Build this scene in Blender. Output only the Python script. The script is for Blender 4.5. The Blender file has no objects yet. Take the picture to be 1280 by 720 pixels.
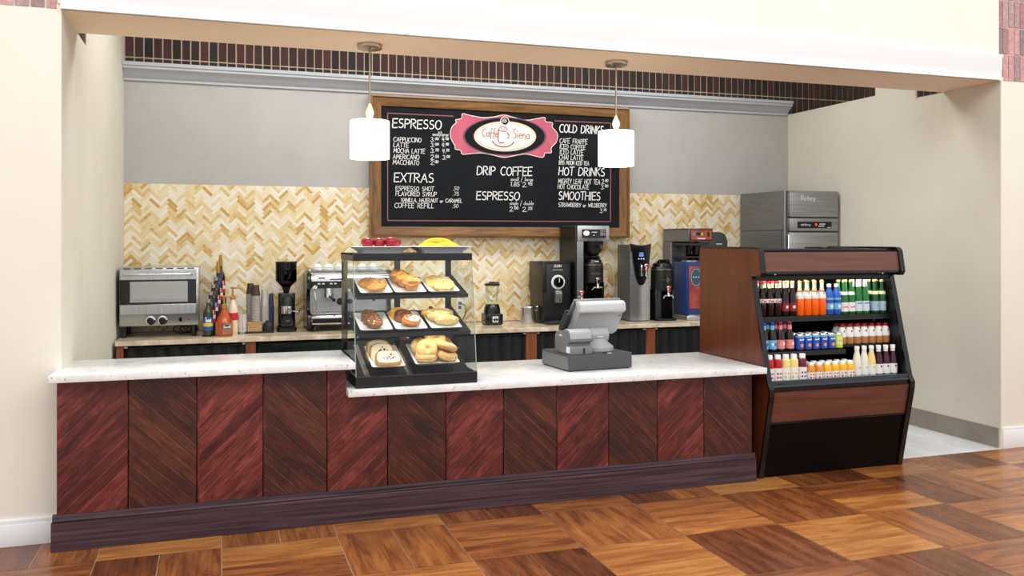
import bpy, bmesh, math, random
from mathutils import Vector, Matrix, noise as mnoise

random.seed(7)
SC = bpy.context.scene
COL = SC.collection
PI = math.pi
R = math.radians

# ------------------------------------------------------------------ camera
cam = bpy.data.cameras.new('camera')
cam.sensor_width = 36.0
cam.lens = 36.0 * 1094.0 / 1280.0
cam.shift_y = -58.7 / 1280.0
cam.clip_start = 0.05
camo = bpy.data.objects.new('camera', cam)
COL.objects.link(camo)
camo.location = (0.804, -5.014, 1.6)
camo.rotation_euler = (R(90), 0, R(-18.63))
SC.camera = camo

# ------------------------------------------------------------------ view, world and big lights
SC.view_settings.view_transform = 'Standard'
SC.view_settings.look = 'None'
SC.view_settings.exposure = 0.0
SC.view_settings.gamma = 1.0
SC.view_settings.use_curve_mapping = False
SC.cycles.max_bounces = 8
SC.cycles.transparent_max_bounces = 16
SC.cycles.sample_clamp_indirect = 6.0
SC.cycles.caustics_reflective = False
SC.cycles.caustics_refractive = False

wd = bpy.data.worlds.new('world')
SC.world = wd
wd.use_nodes = True
wd.node_tree.nodes['Background'].inputs[0].default_value = (0.97, 0.985, 1.0, 1)
wd.node_tree.nodes['Background'].inputs[1].default_value = 1.0


def area(name, loc, aim, sx, sy, energy, col=(1, 1, 1)):
    l = bpy.data.lights.new(name, 'AREA')
    l.shape = 'RECTANGLE'
    l.size, l.size_y, l.energy, l.color = sx, sy, energy, col
    o = bpy.data.objects.new(name, l)
    COL.objects.link(o)
    o.location = loc
    d = Vector(aim) - Vector(loc)
    o.rotation_euler = d.to_track_quat('-Z', 'Y').to_euler()
    return o


def spot(name, loc, aim, energy, angle, blend=.6, col=(1, 1, 1), radius=.03):
    l = bpy.data.lights.new(name, 'SPOT')
    l.energy, l.spot_size, l.spot_blend, l.color, l.shadow_soft_size = energy, R(angle), blend, col, radius
    o = bpy.data.objects.new(name, l)
    COL.objects.link(o)
    o.location = loc
    d = Vector(aim) - Vector(loc)
    o.rotation_euler = d.to_track_quat('-Z', 'Y').to_euler()
    return o


def point(name, loc, energy, col=(1, 1, 1), radius=.05):
    l = bpy.data.lights.new(name, 'POINT')
    l.energy, l.color, l.shadow_soft_size = energy, col, radius
    o = bpy.data.objects.new(name, l)
    COL.objects.link(o)
    o.location = loc
    return o


area('lobby_light', (2.7, -4.4, 5.4), (2.7, 0.4, 0.6), 10.0, 2.4, 270, (0.96, 0.985, 1.0))
area('recess_light', (3.0, 1.55, 3.75), (3.0, 1.75, 0), 5.4, .7, 88, (0.97, 0.98, 1.0))
for k, sx in enumerate((2.12, 2.78, 3.47)):
    spot('picture_spot', (sx, 2.47, 3.55), (sx, 2.745, 2.84), 7, 46, .9, (1.0, 0.86, 0.62))

# ------------------------------------------------------------------ material helpers


def lin(c):
    return tuple(((v / 255) / 12.92 if v <= 10 else (((v / 255) + .055) / 1.055) ** 2.4) for v in c) + (1,)


class NT:
    def __init__(s, m):
        s.t = m.node_tree

    def n(s, typ, **kw):
        nd = s.t.nodes.new(typ)
        for k, v in kw.items():
            setattr(nd, k, v)
        return nd

    def l(s, a, b):
        s.t.links.new(a, b)

    def math(s, op, a, b=None, c=None):
        nd = s.n('ShaderNodeMath', operation=op)
        for i, v in enumerate((a, b, c)):
            if v is None:
                continue
            if isinstance(v, (int, float)):
                nd.inputs[i].default_value = v
            else:
                s.l(v, nd.inputs[i])
        return nd.outputs[0]

    def ramp(s, fac, stops):
        nd = s.n('ShaderNodeValToRGB')
        e = nd.color_ramp.elements
        while len(e) < len(stops):
            e.new(.5)
        for i, (p, c) in enumerate(stops):
            e[i].position = p
            e[i].color = c
        s.l(fac, nd.inputs[0])
        return nd.outputs[0]

    def mix(s, fac, a, b, blend='MIX'):
        nd = s.n('ShaderNodeMix', data_type='RGBA', blend_type=blend)
        for i, v in ((0, fac), (6, a), (7, b)):
            if isinstance(v, (int, float)):
                nd.inputs[i].default_value = v
            elif isinstance(v, tuple):
                nd.inputs[i].default_value = v
            else:
                s.l(v, nd.inputs[i])
        return nd.outputs[2]

    def coord(s, which='Object', scale=(1, 1, 1), rot=(0, 0, 0)):
        tc = s.n('ShaderNodeTexCoord')
        mp = s.n('ShaderNodeMapping')
        mp.inputs['Scale'].default_value = scale
        mp.inputs['Rotation'].default_value = rot
        s.l(tc.outputs[which], mp.inputs[0])
        return mp.outputs[0]

    def noise(s, vec, scale=5, detail=4, rough=.5, dist=0):
        nd = s.n('ShaderNodeTexNoise')
        nd.inputs['Scale'].default_value = scale
        nd.inputs['Detail'].default_value = detail
        nd.inputs['Roughness'].default_value = rough
        nd.inputs['Distortion'].default_value = dist
        if vec is not None:
            s.l(vec, nd.inputs['Vector'])
        return nd.outputs[0]

    def bump(s, h, strength=.2, dist=.002):
        nd = s.n('ShaderNodeBump')
        nd.inputs['Strength'].default_value = strength
        nd.inputs['Distance'].default_value = dist
        s.l(h, nd.inputs['Height'])
        s.l(nd.outputs[0], s.bsdf.inputs['Normal'])

    @property
    def bsdf(s):
        return s.t.nodes['Principled BSDF']


def mat(name, col=(200, 200, 200), rough=.5, metal=0.0, spec=.5, coat=0.0, trans=0.0, emit=None, estr=0.0):
    m = bpy.data.materials.new(name)
    m.use_nodes = True
    b = m.node_tree.nodes['Principled BSDF']
    b.inputs['Base Color'].default_value = lin(col)
    b.inputs['Roughness'].default_value = rough
    b.inputs['Metallic'].default_value = metal
    b.inputs['Specular IOR Level'].default_value = spec
    b.inputs['Coat Weight'].default_value = coat
    b.inputs['Transmission Weight'].default_value = trans
    if emit:
        b.inputs['Emission Color'].default_value = lin(emit)
        b.inputs['Emission Strength'].default_value = estr
    return m


def noisy(name, c1, c2, scale=(8, 8, 8), rough=.5, detail=5, lo=.35, hi=.65, bump=0.0, metal=0.0, spec=.5, dist=0.0, coat=0.0):
    """base colour varying between two tones by object-space noise, stretched by scale"""
    m = mat(name, c1, rough, metal, spec, coat)
    t = NT(m)
    f = t.noise(t.coord('Object', scale), 1.0, detail, .6, dist)
    t.l(t.ramp(f, [(lo, lin(c1)), (hi, lin(c2))]), t.bsdf.inputs['Base Color'])
    if bump:
        t.bump(f, bump, .003)
    return m


def glass(name, tint=(255, 255, 255), refl=.10):
    """thin sheet glass: see-through with a mirror film"""
    m = bpy.data.materials.new(name)
    m.use_nodes = True
    nt = m.node_tree
    nt.nodes.remove(nt.nodes['Principled BSDF'])
    t = NT(m)
    tr = t.n('ShaderNodeBsdfTransparent')
    tr.inputs[0].default_value = lin(tint)
    gl = t.n('ShaderNodeBsdfGlossy')
    gl.inputs['Roughness'].default_value = .03
    lw = t.n('ShaderNodeLayerWeight')
    lw.inputs[0].default_value = .35
    f = t.math('MULTIPLY_ADD', lw.outputs['Fresnel'], .5, refl * .05)
    f = t.math('MINIMUM', f, .3)
    mx = t.n('ShaderNodeMixShader')
    t.l(f, mx.inputs[0])
    t.l(tr.outputs[0], mx.inputs[1])
    t.l(gl.outputs[0], mx.inputs[2])
    t.l(mx.outputs[0], nt.nodes['Material Output'].inputs[0])
    return m


# ------------------------------------------------------------------ mesh builder


class MB:
    """collects shapes given in world (or local) coordinates; build() links them as ONE mesh object"""

    def __init__(s, org=(0, 0, 0)):
        s.bm = bmesh.new()
        s.org = Vector(org)
        s.mi = 0
        s.T = Matrix.Identity(4)
        s.uv = None

    def v(s, p):
        return s.bm.verts.new(s.T @ Vector(p))

    def f(s, vs):
        try:
            fc = s.bm.faces.new(vs)
        except ValueError:
            return None
        fc.material_index = s.mi
        return fc

    def m(s, i):
        s.mi = i
        return s

    def box(s, x0, x1, y0, y1, z0, z1, bev=0.0, seg=2):
        p = [(x, y, z) for x in (x0, x1) for y in (y0, y1) for z in (z0, z1)]
        v = [s.v(q) for q in p]
        fs = [s.f([v[i] for i in q]) for q in ((0, 1, 3, 2), (4, 6, 7, 5), (0, 4, 5, 1), (2, 3, 7, 6), (0, 2, 6, 4), (1, 5, 7, 3))]
        if bev:
            s._bevel(fs, bev, seg)
        return s

    def _bevel(s, fs, bev, seg):
        es = list({e for f in fs if f for e in f.edges})
        bmesh.ops.bevel(s.bm, geom=es, offset=bev, segments=seg, affect='EDGES', profile=.5, clamp_overlap=True)

    def prism(s, pts, axis, a0, a1, bev=0.0, seg=2):
        """polygon pts in the two remaining axes (in x,y,z order) extruded along axis"""
        def mk(u, w, a):
            return {'x': (a, u, w), 'y': (u, a, w), 'z': (u, w, a)}[axis]
        A = [s.v(mk(u, w, a0)) for u, w in pts]
        B = [s.v(mk(u, w, a1)) for u, w in pts]
        n = len(pts)
        fs = [s.f(A), s.f(B[::-1])]
        for i in range(n):
            fs.append(s.f([A[i], B[i], B[(i + 1) % n], A[(i + 1) % n]]))
        if bev:
            s._bevel(fs, bev, seg)
        return s

    def lathe(s, prof, cx=0, cy=0, cz=0, n=20, axis='z', mis=None):
        """prof = [(r, h)]; mis = material index per segment"""
        rings = []
        for r, h in prof:
            if r < 1e-6:
                q = {'z': (cx, cy, cz + h), 'y': (cx, cy + h, cz), 'x': (cx + h, cy, cz)}[axis]
                rings.append([s.v(q)])
            else:
                ring = []
                for k in range(n):
                    a = 2 * PI * k / n
                    u, w = r * math.cos(a), r * math.sin(a)
                    q = {'z': (cx + u, cy + w, cz + h), 'y': (cx + u, cy + h, cz + w), 'x': (cx + h, cy + u, cz + w)}[axis]
                    ring.append(s.v(q))
                rings.append(ring)
        m0 = s.mi
        for i in range(len(rings) - 1):
            if mis:
                s.mi = mis[i]
            a, b = rings[i], rings[i + 1]
            if len(a) == 1 and len(b) == 1:
                continue
            for k in range(n):
                k2 = (k + 1) % n
                if len(a) == 1:
                    s.f([a[0], b[k], b[k2]])
                elif len(b) == 1:
                    s.f([a[k], a[k2], b[0]])
                else:
                    s.f([a[k], a[k2], b[k2], b[k]])
        if mis:
            s.mi = mis[0]
        if len(rings[0]) > 1:
            s.f(rings[0][::-1])
        if mis:
            s.mi = mis[-1]
        if len(rings[-1]) > 1:
            s.f(rings[-1])
        s.mi = m0
        return s

    def cyl(s, cx, cy, z0, z1, r, r1=None, n=20):
        return s.lathe([(r, z0), (r if r1 is None else r1, z1)], cx, cy, 0, n)

    def tube(s, pts, r, n=8, closed=False):
        pts = [Vector(p) for p in pts]
        rings = []
        N = len(pts)
        up = Vector((0, 0, 1))
        for i, p in enumerate(pts):
            a = pts[i - 1] if (i or closed) else p
            b = pts[(i + 1) % N] if (i < N - 1 or closed) else p
            d = (b - a).normalized()
            side = d.cross(up)
            if side.length < .05:
                side = d.cross(Vector((1, 0, 0)))
            side.normalize()
            w = side.cross(d).normalized()
            rr = r[i] if isinstance(r, (list, tuple)) else r
            rings.append([s.v(p + side * (rr * math.cos(2 * PI * k / n)) + w * (rr * math.sin(2 * PI * k / n))) for k in range(n)])
        for i in range(N if closed else N - 1):
            a, b = rings[i], rings[(i + 1) % N]
            for k in range(n):
                s.f([a[k], a[(k + 1) % n], b[(k + 1) % n], b[k]])
        if not closed:
            s.f(rings[0][::-1])
            s.f(rings[-1])
        return s

    def blob(s, c, rad, amp=0.0, freq=8.0, seed=0, flat=None, nu=20, nv=12, power=1.0):
        """ellipsoid with noise; flat = lowest height fraction (-1..1) it is cut off at"""
        c = Vector(c)
        rows = []
        for j in range(nv + 1):
            th = PI * j / nv
            row = []
            for i in range(nu if 0 < j < nv else 1):
                ph = 2 * PI * i / nu
                d = Vector((math.sin(th) * math.cos(ph), math.sin(th) * math.sin(ph), math.cos(th)))
                if power != 1.0:
                    d = Vector([math.copysign(abs(q) ** power, q) for q in d])
                k = 1 + amp * mnoise.noise(d * freq * .3 + Vector((seed * 3.1, seed, 0)))
                q = Vector((d.x * rad[0] * k, d.y * rad[1] * k, d.z * rad[2] * k))
                if flat is not None:
                    q.z = max(q.z, flat * rad[2])
                row.append(s.v(c + q))
            rows.append(row)
        for j in range(nv):
            a, b = rows[j], rows[j + 1]
            for i in range(nu):
                i2 = (i + 1) % nu
                if len(a) == 1:
                    s.f([a[0], b[i], b[i2]])
                elif len(b) == 1:
                    s.f([a[i2], a[i], b[0]][::1])
                else:
                    s.f([a[i], b[i], b[i2], a[i2]])
        return s

    def quad(s, a, b, c, d, uv=None, rnd=None):
        if uv is not None:
            l1 = s.bm.loops.layers.uv.get('UVMap') or s.bm.loops.layers.uv.new('UVMap')
            l2 = s.bm.loops.layers.uv.get('Rnd') or s.bm.loops.layers.uv.new('Rnd')
            l1 = s.bm.loops.layers.uv['UVMap']
        fc = s.f([s.v(a), s.v(b), s.v(c), s.v(d)])
        if uv is not None:
            for lp, q in zip(fc.loops, uv):
                lp[l1].uv = q
                lp[l2].uv = rnd
        return fc

    def poly(s, pts):
        return s.f([s.v(p) for p in pts])

    def ribbon(s, pts, w, place):
        """flat stroke of width w along 2D points; place maps (u, v) to a 3D point"""
        n = len(pts)
        L, Rr = [], []
        for i in range(n):
            a = Vector(pts[max(i - 1, 0)])
            b = Vector(pts[min(i + 1, n - 1)])
            d = b - a
            if d.length < 1e-9:
                d = Vector((1, 0))
            d.normalize()
            nn = Vector((-d.y, d.x)) * w * .5
            p = Vector(pts[i])
            if i == 0:
                p = p - d * w * .35
            if i == n - 1:
                p = p + d * w * .35
            L.append(s.v(place(*(p + nn))))
            Rr.append(s.v(place(*(p - nn))))
        for i in range(n - 1):
            s.f([L[i], Rr[i], Rr[i + 1], L[i + 1]])
        return s

    def build(s, name, mats, parent=None, label=None, sharp=38, fixn=True):
        bm = s.bm
        if fixn:
            bmesh.ops.recalc_face_normals(bm, faces=bm.faces[:])
        if s.org.length:
            bmesh.ops.translate(bm, verts=bm.verts[:], vec=-s.org)
        me = bpy.data.meshes.new(name)
        bm.to_mesh(me)
        bm.free()
        for mt in (mats if isinstance(mats, (list, tuple)) else [mats]):
            me.materials.append(mt)
        me.polygons.foreach_set('use_smooth', [True] * len(me.polygons))
        me.set_sharp_from_angle(angle=R(sharp))
        o = bpy.data.objects.new(name, me)
        COL.objects.link(o)
        if parent:
            o.parent = parent
        else:
            o.location = s.org
        if label:
            o['label'] = label
        return o


def tag(o, label, cat, group=None, kind=None):
    o['label'] = label
    o['category'] = cat
    if group:
        o['group'] = group
    if kind:
        o['kind'] = kind
    return o


def thing(name, label, cat, loc=(0, 0, 0), rz=0.0, group=None):
    o = bpy.data.objects.new(name, None)
    o.empty_display_size = .05
    COL.objects.link(o)
    o.location = loc
    o.rotation_euler = (0, 0, rz)
    return tag(o, label, cat, group)


def struct(o):
    o['kind'] = 'structure'
    return o


def dup(root, loc, label, rz=None, group=None):
    r = root.copy()
    COL.objects.link(r)
    r.location = loc
    r['label'] = label
    if rz is not None:
        r.rotation_euler = (0, 0, rz)
    if group:
        r['group'] = group
    for ch in list(root.children):
        c = ch.copy()
        COL.objects.link(c)
        c.parent = r
        for g in list(ch.children):
            d = g.copy()
            COL.objects.link(d)
            d.parent = c
    return r


def arc(cx, cy, rx, ry, a0, a1, n=10):
    return [(cx + rx * math.cos(R(a0 + (a1 - a0) * i / n)), cy + ry * math.sin(R(a0 + (a1 - a0) * i / n))) for i in range(n + 1)]


def rrect(x0, x1, y0, y1, r, n=4):
    return (arc(x1 - r, y1 - r, r, r, 0, 90, n) + arc(x0 + r, y1 - r, r, r, 90, 180, n) +
            arc(x0 + r, y0 + r, r, r, 180, 270, n) + arc(x1 - r, y0 + r, r, r, 270, 360, n))


# ------------------------------------------------------------------ a hand-drawn stroke alphabet
GL = {
    'A': (.62, [[(0, 0), (.31, 1)], [(.31, 1), (.62, 0)], [(.1, .36), (.54, .38)]]),
    'B': (.52, [[(0, 0), (.02, 1)], [(0, 1)] + arc(.2, .76, .26, .24, 90, -90) + [(0, .52)], [(0, .52)] + arc(.22, .26, .3, .26, 90, -90) + [(0, 0)]]),
    'C': (.58, [arc(.36, .5, .36, .5, 55, 305, 14)]),
    'D': (.6, [[(0, 0), (.02, 1)], [(0, 1)] + arc(.14, .5, .46, .5, 90, -90, 12) + [(0, 0)]]),
    'E': (.5, [[(.02, 0), (0, 1)], [(-.04, .99), (.5, 1.02)], [(0, .52), (.42, .54)], [(.02, 0), (.5, .03)]]),
    'F': (.48, [[(.02, 0), (0, 1)], [(-.04, .99), (.5, 1.02)], [(0, .52), (.4, .54)]]),
    'G': (.6, [arc(.36, .5, .36, .5, 55, 330, 14) + [(.62, .42), (.38, .42)]]),
    'H': (.56, [[(0, 0), (.02, 1)], [(.54, 0), (.56, 1)], [(.02, .5), (.55, .53)]]),
    'I': (.12, [[(.06, 0), (.08, 1)]]),
    'J': (.42, [[(.4, 1), (.4, .25)] + arc(.2, .22, .2, .22, 0, -170, 8)]),
    'K': (.54, [[(0, 0), (.02, 1)], [(.5, 1), (.02, .45)], [(.12, .55), (.54, 0)]]),
    'L': (.46, [[(.02, 1), (0, .02)], [(0, .02), (.46, .03)]]),
    'M': (.72, [[(0, 0), (.1, 1)], [(.1, 1), (.36, .3)], [(.36, .3), (.62, 1)], [(.62, 1), (.72, 0)]]),
    'N': (.58, [[(0, 0), (.02, 1)], [(.02, 1), (.54, 0)], [(.54, 0), (.58, 1)]]),
    'O': (.62, [arc(.31, .5, .31, .5, 100, 460, 18)]),
    'P': (.5, [[(.02, 0), (0, 1)], [(-.03, 1)] + arc(.18, .74, .32, .26, 90, -90) + [(0, .46)]]),
    'R': (.54, [[(.02, 0), (0, 1)], [(-.03, 1)] + arc(.18, .76, .3, .24, 90, -90) + [(0, .5)], [(.14, .5), (.54, 0)]]),
    'S': (.5, [arc(.26, .76, .22, .24, 50, 250, 9) + arc(.24, .26, .24, .26, 80, -140, 10)]),
    'T': (.52, [[(.26, 0), (.27, 1)], [(-.02, .98), (.56, 1.02)]]),
    'U': (.56, [[(0, 1), (0, .32)] + arc(.28, .3, .28, .3, 180, 360, 8) + [(.56, 1)]]),
    'V': (.58, [[(0, 1), (.27, 0)], [(.27, 0), (.58, 1)]]),
    'W': (.84, [[(0, 1), (.2, 0)], [(.2, 0), (.42, .8)], [(.42, .8), (.62, 0)], [(.62, 0), (.86, 1)]]),
    'X': (.56, [[(0, 1), (.54, 0)], [(.56, 1), (0, 0)]]),
    'Y': (.54, [[(0, 1), (.27, .5)], [(.56, 1), (.2, 0)]]),
    'Z': (.52, [[(0, 1), (.5, 1)], [(.5, 1), (0, 0)], [(0, 0), (.54, .02)]]),
    '0': (.5, [arc(.25, .5, .25, .5, 100, 460, 16)]),
    '1': (.2, [[(0, .82), (.14, 1)], [(.14, 1), (.12, 0)]]),
    '2': (.5, [arc(.25, .74, .24, .26, 170, -30, 9) + [(.02, .02)], [(.02, .02), (.52, .03)]]),
    '3': (.48, [arc(.22, .76, .22, .24, 150, -80, 9), arc(.22, .27, .25, .27, 85, -150, 10)]),
    '4': (.52, [[(.12, 1), (.02, .45)], [(.02, .45), (.52, .45)], [(.4, .95), (.34, 0)]]),
    '5': (.48, [[(.46, 1), (.08, 1)], [(.08, 1), (.05, .56)], [(.05, .56)] + arc(.22, .3, .25, .3, 110, -150, 10)]),
    '7': (.48, [[(0, 1), (.48, 1)], [(.48, 1), (.14, 0)]]),
    '8': (.48, [arc(.24, .75, .19, .24, 270, 630, 12), arc(.24, .26, .24, .26, 90, 450, 14)]),
    '9': (.48, [arc(.23, .72, .22, .27, 0, 360, 14), [(.45, .72), (.36, 0)]]),
    '.': (.14, [[(.04, .0), (.09, .04)]]),
    ',': (.16, [[(.1, .08), (.02, -.14)]]),
    "'": (.0, [[(-.18, 1.12), (-.04, 1.3)]]),
    '/': (.4, [[(0, -.35), (.4, 1.35)]]),
    'a': (.5, [arc(.22, .25, .22, .25, 50, 330, 12), [(.44, .5), (.46, .02), (.54, .02)]]),
    'b': (.46, [[(.03, 1.1), (0, 0)], arc(.22, .25, .22, .25, 190, -170, 12)]),
    'c': (.42, [arc(.24, .25, .24, .25, 55, 305, 10)]),
    'd': (.5, [arc(.22, .25, .22, .25, 50, 330, 12), [(.46, 1.1), (.46, .02)]]),
    'e': (.44, [[(.02, .27), (.42, .3)] + arc(.23, .25, .21, .25, 15, 310, 12)]),
    'f': (.36, [arc(.3, .86, .16, .2, 60, 180, 5) + [(.12, -.25)], [(0, .5), (.34, .52)]]),
    'g': (.48, [arc(.22, .25, .22, .25, 50, 340, 12), [(.44, .5), (.44, -.25)] + arc(.24, -.28, .2, .18, 0, -160, 7)]),
    'h': (.46, [[(.03, 1.1), (0, 0)], [(.01, .3)] + arc(.22, .28, .2, .22, 150, 0, 6) + [(.44, 0)]]),
    'i': (.14, [[(.05, .5), (.06, 0)], [(.06, .74), (.08, .8)]]),
    'l': (.16, [[(.08, 1.1), (.05, .08), (.14, 0)]]),
    'm': (.7, [[(.02, .5), (0, 0)], [(.02, .3)] + arc(.18, .28, .14, .22, 150, 0, 6) + [(.33, 0)], [(.33, .3)] + arc(.5, .28, .14, .22, 150, 0, 6) + [(.66, 0)]]),
    'n': (.46, [[(.02, .5), (0, 0)], [(.02, .3)] + arc(.22, .28, .18, .22, 150, 0, 6) + [(.42, 0)]]),
    'o': (.44, [arc(.22, .25, .22, .25, 90, 450, 12)]),
    'r': (.34, [[(.02, .5), (0, 0)], [(.02, .3)] + arc(.2, .28, .16, .22, 150, 40, 5)]),
    's': (.36, [arc(.2, .38, .15, .13, 50, 240, 6) + arc(.17, .13, .17, .13, 70, -140, 7)]),
    't': (.36, [[(.16, .9), (.14, .06), (.3, .02)], [(0, .55), (.34, .57)]]),
    'u': (.46, [[(0, .5), (.02, .18)] + arc(.2, .18, .18, .18, 180, 350, 6) + [(.42, .5)], [(.42, .5), (.46, 0)]]),
    'v': (.42, [[(0, .5), (.2, 0)], [(.2, 0), (.42, .5)]]),
    'w': (.62, [[(0, .5), (.15, 0)], [(.15, 0), (.31, .4)], [(.31, .4), (.46, 0)], [(.46, 0), (.62, .5)]]),
    'k': (.42, [[(.03, 1.1), (0, 0)], [(.36, .5), (.02, .22)], [(.12, .28), (.4, 0)]]),
    'y': (.46, [[(0, .5), (.2, .04)], [(.44, .5), (.1, -.4)]]),
    ' ': (.42, []),
}


def strokes(text, slant=.06, gap=.16, jit=.025, seed=1):
    rnd = random.Random(seed)
    x = 0
    out = []
    for ch in text:
        w, st = GL[ch]
        dy = rnd.uniform(-jit, jit)
        sc = 1 + rnd.uniform(-jit, jit)
        for s in st:
            out.append([(x + px * sc + slant * py, py * sc + dy) for px, py in s])
        x += w + gap
    return out, x - gap


def write(mb, text, height, width, sw, place, seed=1, slant=.06, gap=.16, price=False):
    """strokes fitted to height and width; place maps (u, v) metres to a 3D point"""
    if price and '.' in text:
        i = text.index('.')
        a, wa = strokes(text[:i + 1], slant, gap, .03, seed)
        b, wb = strokes(text[i + 1:], slant, gap, .03, seed + 1)
        wa += gap
        st = a + [[(wa + px * .62, .42 + py * .58) for px, py in s] for s in b]
        w = wa + wb * .62
    else:
        st, w = strokes(text, slant, gap, .03, seed)
    k = width / w
    for s in st:
        mb.ribbon([(px * k, py * height) for px, py in s], sw, place)


# ------------------------------------------------------------------ shared materials
M = {}
M['cream'] = noisy('cream_paint', (239, 233, 219), (237, 230, 215), (2, 2, 2), .75, bump=0.0)
M['reveal'] = noisy('putty_paint', (222, 217, 203), (218, 212, 197), (2, 2, 2), .75)
M['grey_paint'] = noisy('grey_paint', (186, 184, 182), (180, 177, 174), (3, 3, 3), .55)
M['soffit'] = mat('soffit_paint', (252, 230, 200), .7)
M['white_trim'] = mat('white_trim', (246, 246, 246), .35)
M['grey_trim'] = mat('grey_trim', (188, 193, 201), .3)
M['black'] = mat('black_plastic', (18, 18, 19), .38)
M['black_gloss'] = mat('black_gloss', (10, 10, 11), .12)
M['black_matte'] = mat('black_matte', (24, 24, 25), .65)
M['char'] = mat('charcoal', (48, 48, 50), .45)
M['steel'] = noisy('brushed_steel', (198, 198, 198), (176, 176, 177), (3, 3, 90), .3, metal=.92, lo=.3, hi=.7)
M['steel_h'] = noisy('brushed_steel_across', (200, 200, 200), (180, 180, 181), (90, 90, 3), .3, metal=.92, lo=.3, hi=.7)
M['chrome'] = mat('chrome', (225, 225, 226), .1, 1.0)
M['nickel'] = mat('brushed_nickel', (176, 164, 146), .28, 1.0)
M['white'] = mat('white_plastic', (240, 240, 238), .35)
M['porcelain'] = mat('white_porcelain', (246, 246, 246), .18)
M['chalk'] = mat('chalk_white', (238, 238, 236), .8)
M['red'] = mat('red_plastic', (190, 24, 26), .3)
M['gold'] = mat('gold_plastic', (186, 142, 62), .35, .5)
M['glass'] = glass('clear_glass', (250, 253, 251))
M['grey_side'] = noisy('grey_metal_side', (124, 125, 128), (112, 113, 116), (3, 3, 60), .4, metal=.5)
M['cordmat'] = mat('black_rubber', (14, 14, 14), .5)

# ------------------------------------------------------------------ the room
XL, XR, YF = .016, 6.536, .178          # recess sides and the front wall plane
YB, YT = 2.834, 2.83                    # back wall plane
ZH = 2.836                              # underside of the header beam


def floor_planks():
    mb = MB()
    # pale bed below the planks, its colour standing in for glare on bevels
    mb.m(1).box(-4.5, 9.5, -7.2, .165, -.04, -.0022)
    mb.m(0)
    S = .597
    g = .0016
    rnd = random.Random(3)
    for i in range(-9, 16):
        for j in range(-12, 1):
            x0, y0 = .826 + i * S, -.21 + j * S
            across = ((i + j) % 2 != 0)
            for k in range(2):
                if across:
                    a = (x0 + g, x0 + S - g, y0 + k * S / 2 + g, y0 + (k + 1) * S / 2 - g)
                else:
                    a = (x0 + k * S / 2 + g, x0 + (k + 1) * S / 2 - g, y0 + g, y0 + S - g)
                a = (max(a[0], -4.5), min(a[1], 9.5), max(a[2], -7.2), min(a[3], .163))
                if a[0] >= a[1] or a[2] >= a[3]:
                    continue
                t = rnd.random()
                o = rnd.random() * 40
                if across:
                    uv = [(a[0] + o, a[2]), (a[1] + o, a[2]), (a[1] + o, a[3]), (a[0] + o, a[3])]
                else:
                    uv = [(a[2] + o, a[0]), (a[2] + o, a[1]), (a[3] + o, a[1]), (a[3] + o, a[0])]
                    uv = [(a[2] + o, a[0]), (a[2] + o, a[1]), (a[3] + o, a[1]), (a[3] + o, a[0])]
                r = (t, 1.0 if across else 0.0)
                mb.quad((a[0], a[2], 0), (a[1], a[2], 0), (a[1], a[3], 0), (a[0], a[3], 0), uv, r)
    m = mat('hickory_plank', (150, 90, 45), .3)
    t = NT(m)
    uvn = t.n('ShaderNodeUVMap', uv_map='UVMap')
    rn = t.n('ShaderNodeUVMap', uv_map='Rnd')
    sep = t.n('ShaderNodeSeparateXYZ')
    t.l(rn.outputs[0], sep.inputs[0])
    mp = t.n('ShaderNodeMapping')
    mp.inputs['Scale'].default_value = (1.3, 52, 1)
    t.l(uvn.outputs[0], mp.inputs[0])
    grain = t.noise(mp.outputs[0], 1.6, 8, .65, .35)
    mp2 = t.n('ShaderNodeMapping')
    mp2.inputs['Scale'].default_value = (1.6, 10, 1)
    t.l(uvn.outputs[0], mp2.inputs[0])
    cloud = t.noise(mp2.outputs[0], 1.5, 5, .6, .5)
    tone = t.math('ADD', t.math('MULTIPLY', sep.outputs[0], .44), t.math('MULTIPLY', sep.outputs[1], .19))  # planks laid across made lighter, their directional grain sheen put into the colour
    tone = t.math('ADD', tone, t.math('MULTIPLY', t.math('SUBTRACT', cloud, .5), 1.0))
    tone = t.math('ADD', tone, .1)
    base = t.ramp(tone, [(0.0, lin((78, 38, 18))), (.3, lin((122, 66, 32))), (.6, lin((170, 104, 52))), (1.0, lin((218, 156, 84)))])
    gr = t.ramp(grain, [(.28, (.30, .27, .25, 1)), (.5, (1, 1, 1, 1)), (.8, (1.25, 1.2, 1.1, 1))])
    t.l(t.mix(.75, base, gr, 'MULTIPLY'), t.bsdf.inputs['Base Color'])
    t.l(t.math('MULTIPLY_ADD', cloud, .2, .18), t.bsdf.inputs['Roughness'])
    t.bsdf.inputs['Specular IOR Level'].default_value = .5
    t.bump(grain, .12, .001)
    return struct(mb.build('floor', [m, mat('floor_joint_glare', (222, 196, 164), .6)]))


floor_planks()

mt = mat('pale_floor_tile', (214, 213, 211), .4)
t = NT(mt)
f = t.noise(t.coord('Object', (2, 2, 2)), 1.5, 7, .65, .8)
t.l(t.ramp(f, [(.35, lin((220, 222, 222))), (.62, lin((238, 240, 240)))]), t.bsdf.inputs['Base Color'])
mb = MB()
S = .61
for i in range(-1, 14):
    for j in range(0, 5):
        x0, x1 = max(-.4 + i * S, -.5) + .001, min(-.4 + (i + 1) * S, 7.2) - .001
        y0, y1 = .166 + j * S + .001, min(.166 + (j + 1) * S, 2.93) - .001
        if x1 > x0 and y1 > y0:
            mb.box(x0, x1, y0, y1, -.03, -.001)
mb.m(1).box(-.5, 7.2, .165, 2.94, -.04, -.003)
struct(mb.build('floor_tile', [mt, mat('tile_grout', (196, 195, 192), .7)]))

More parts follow.
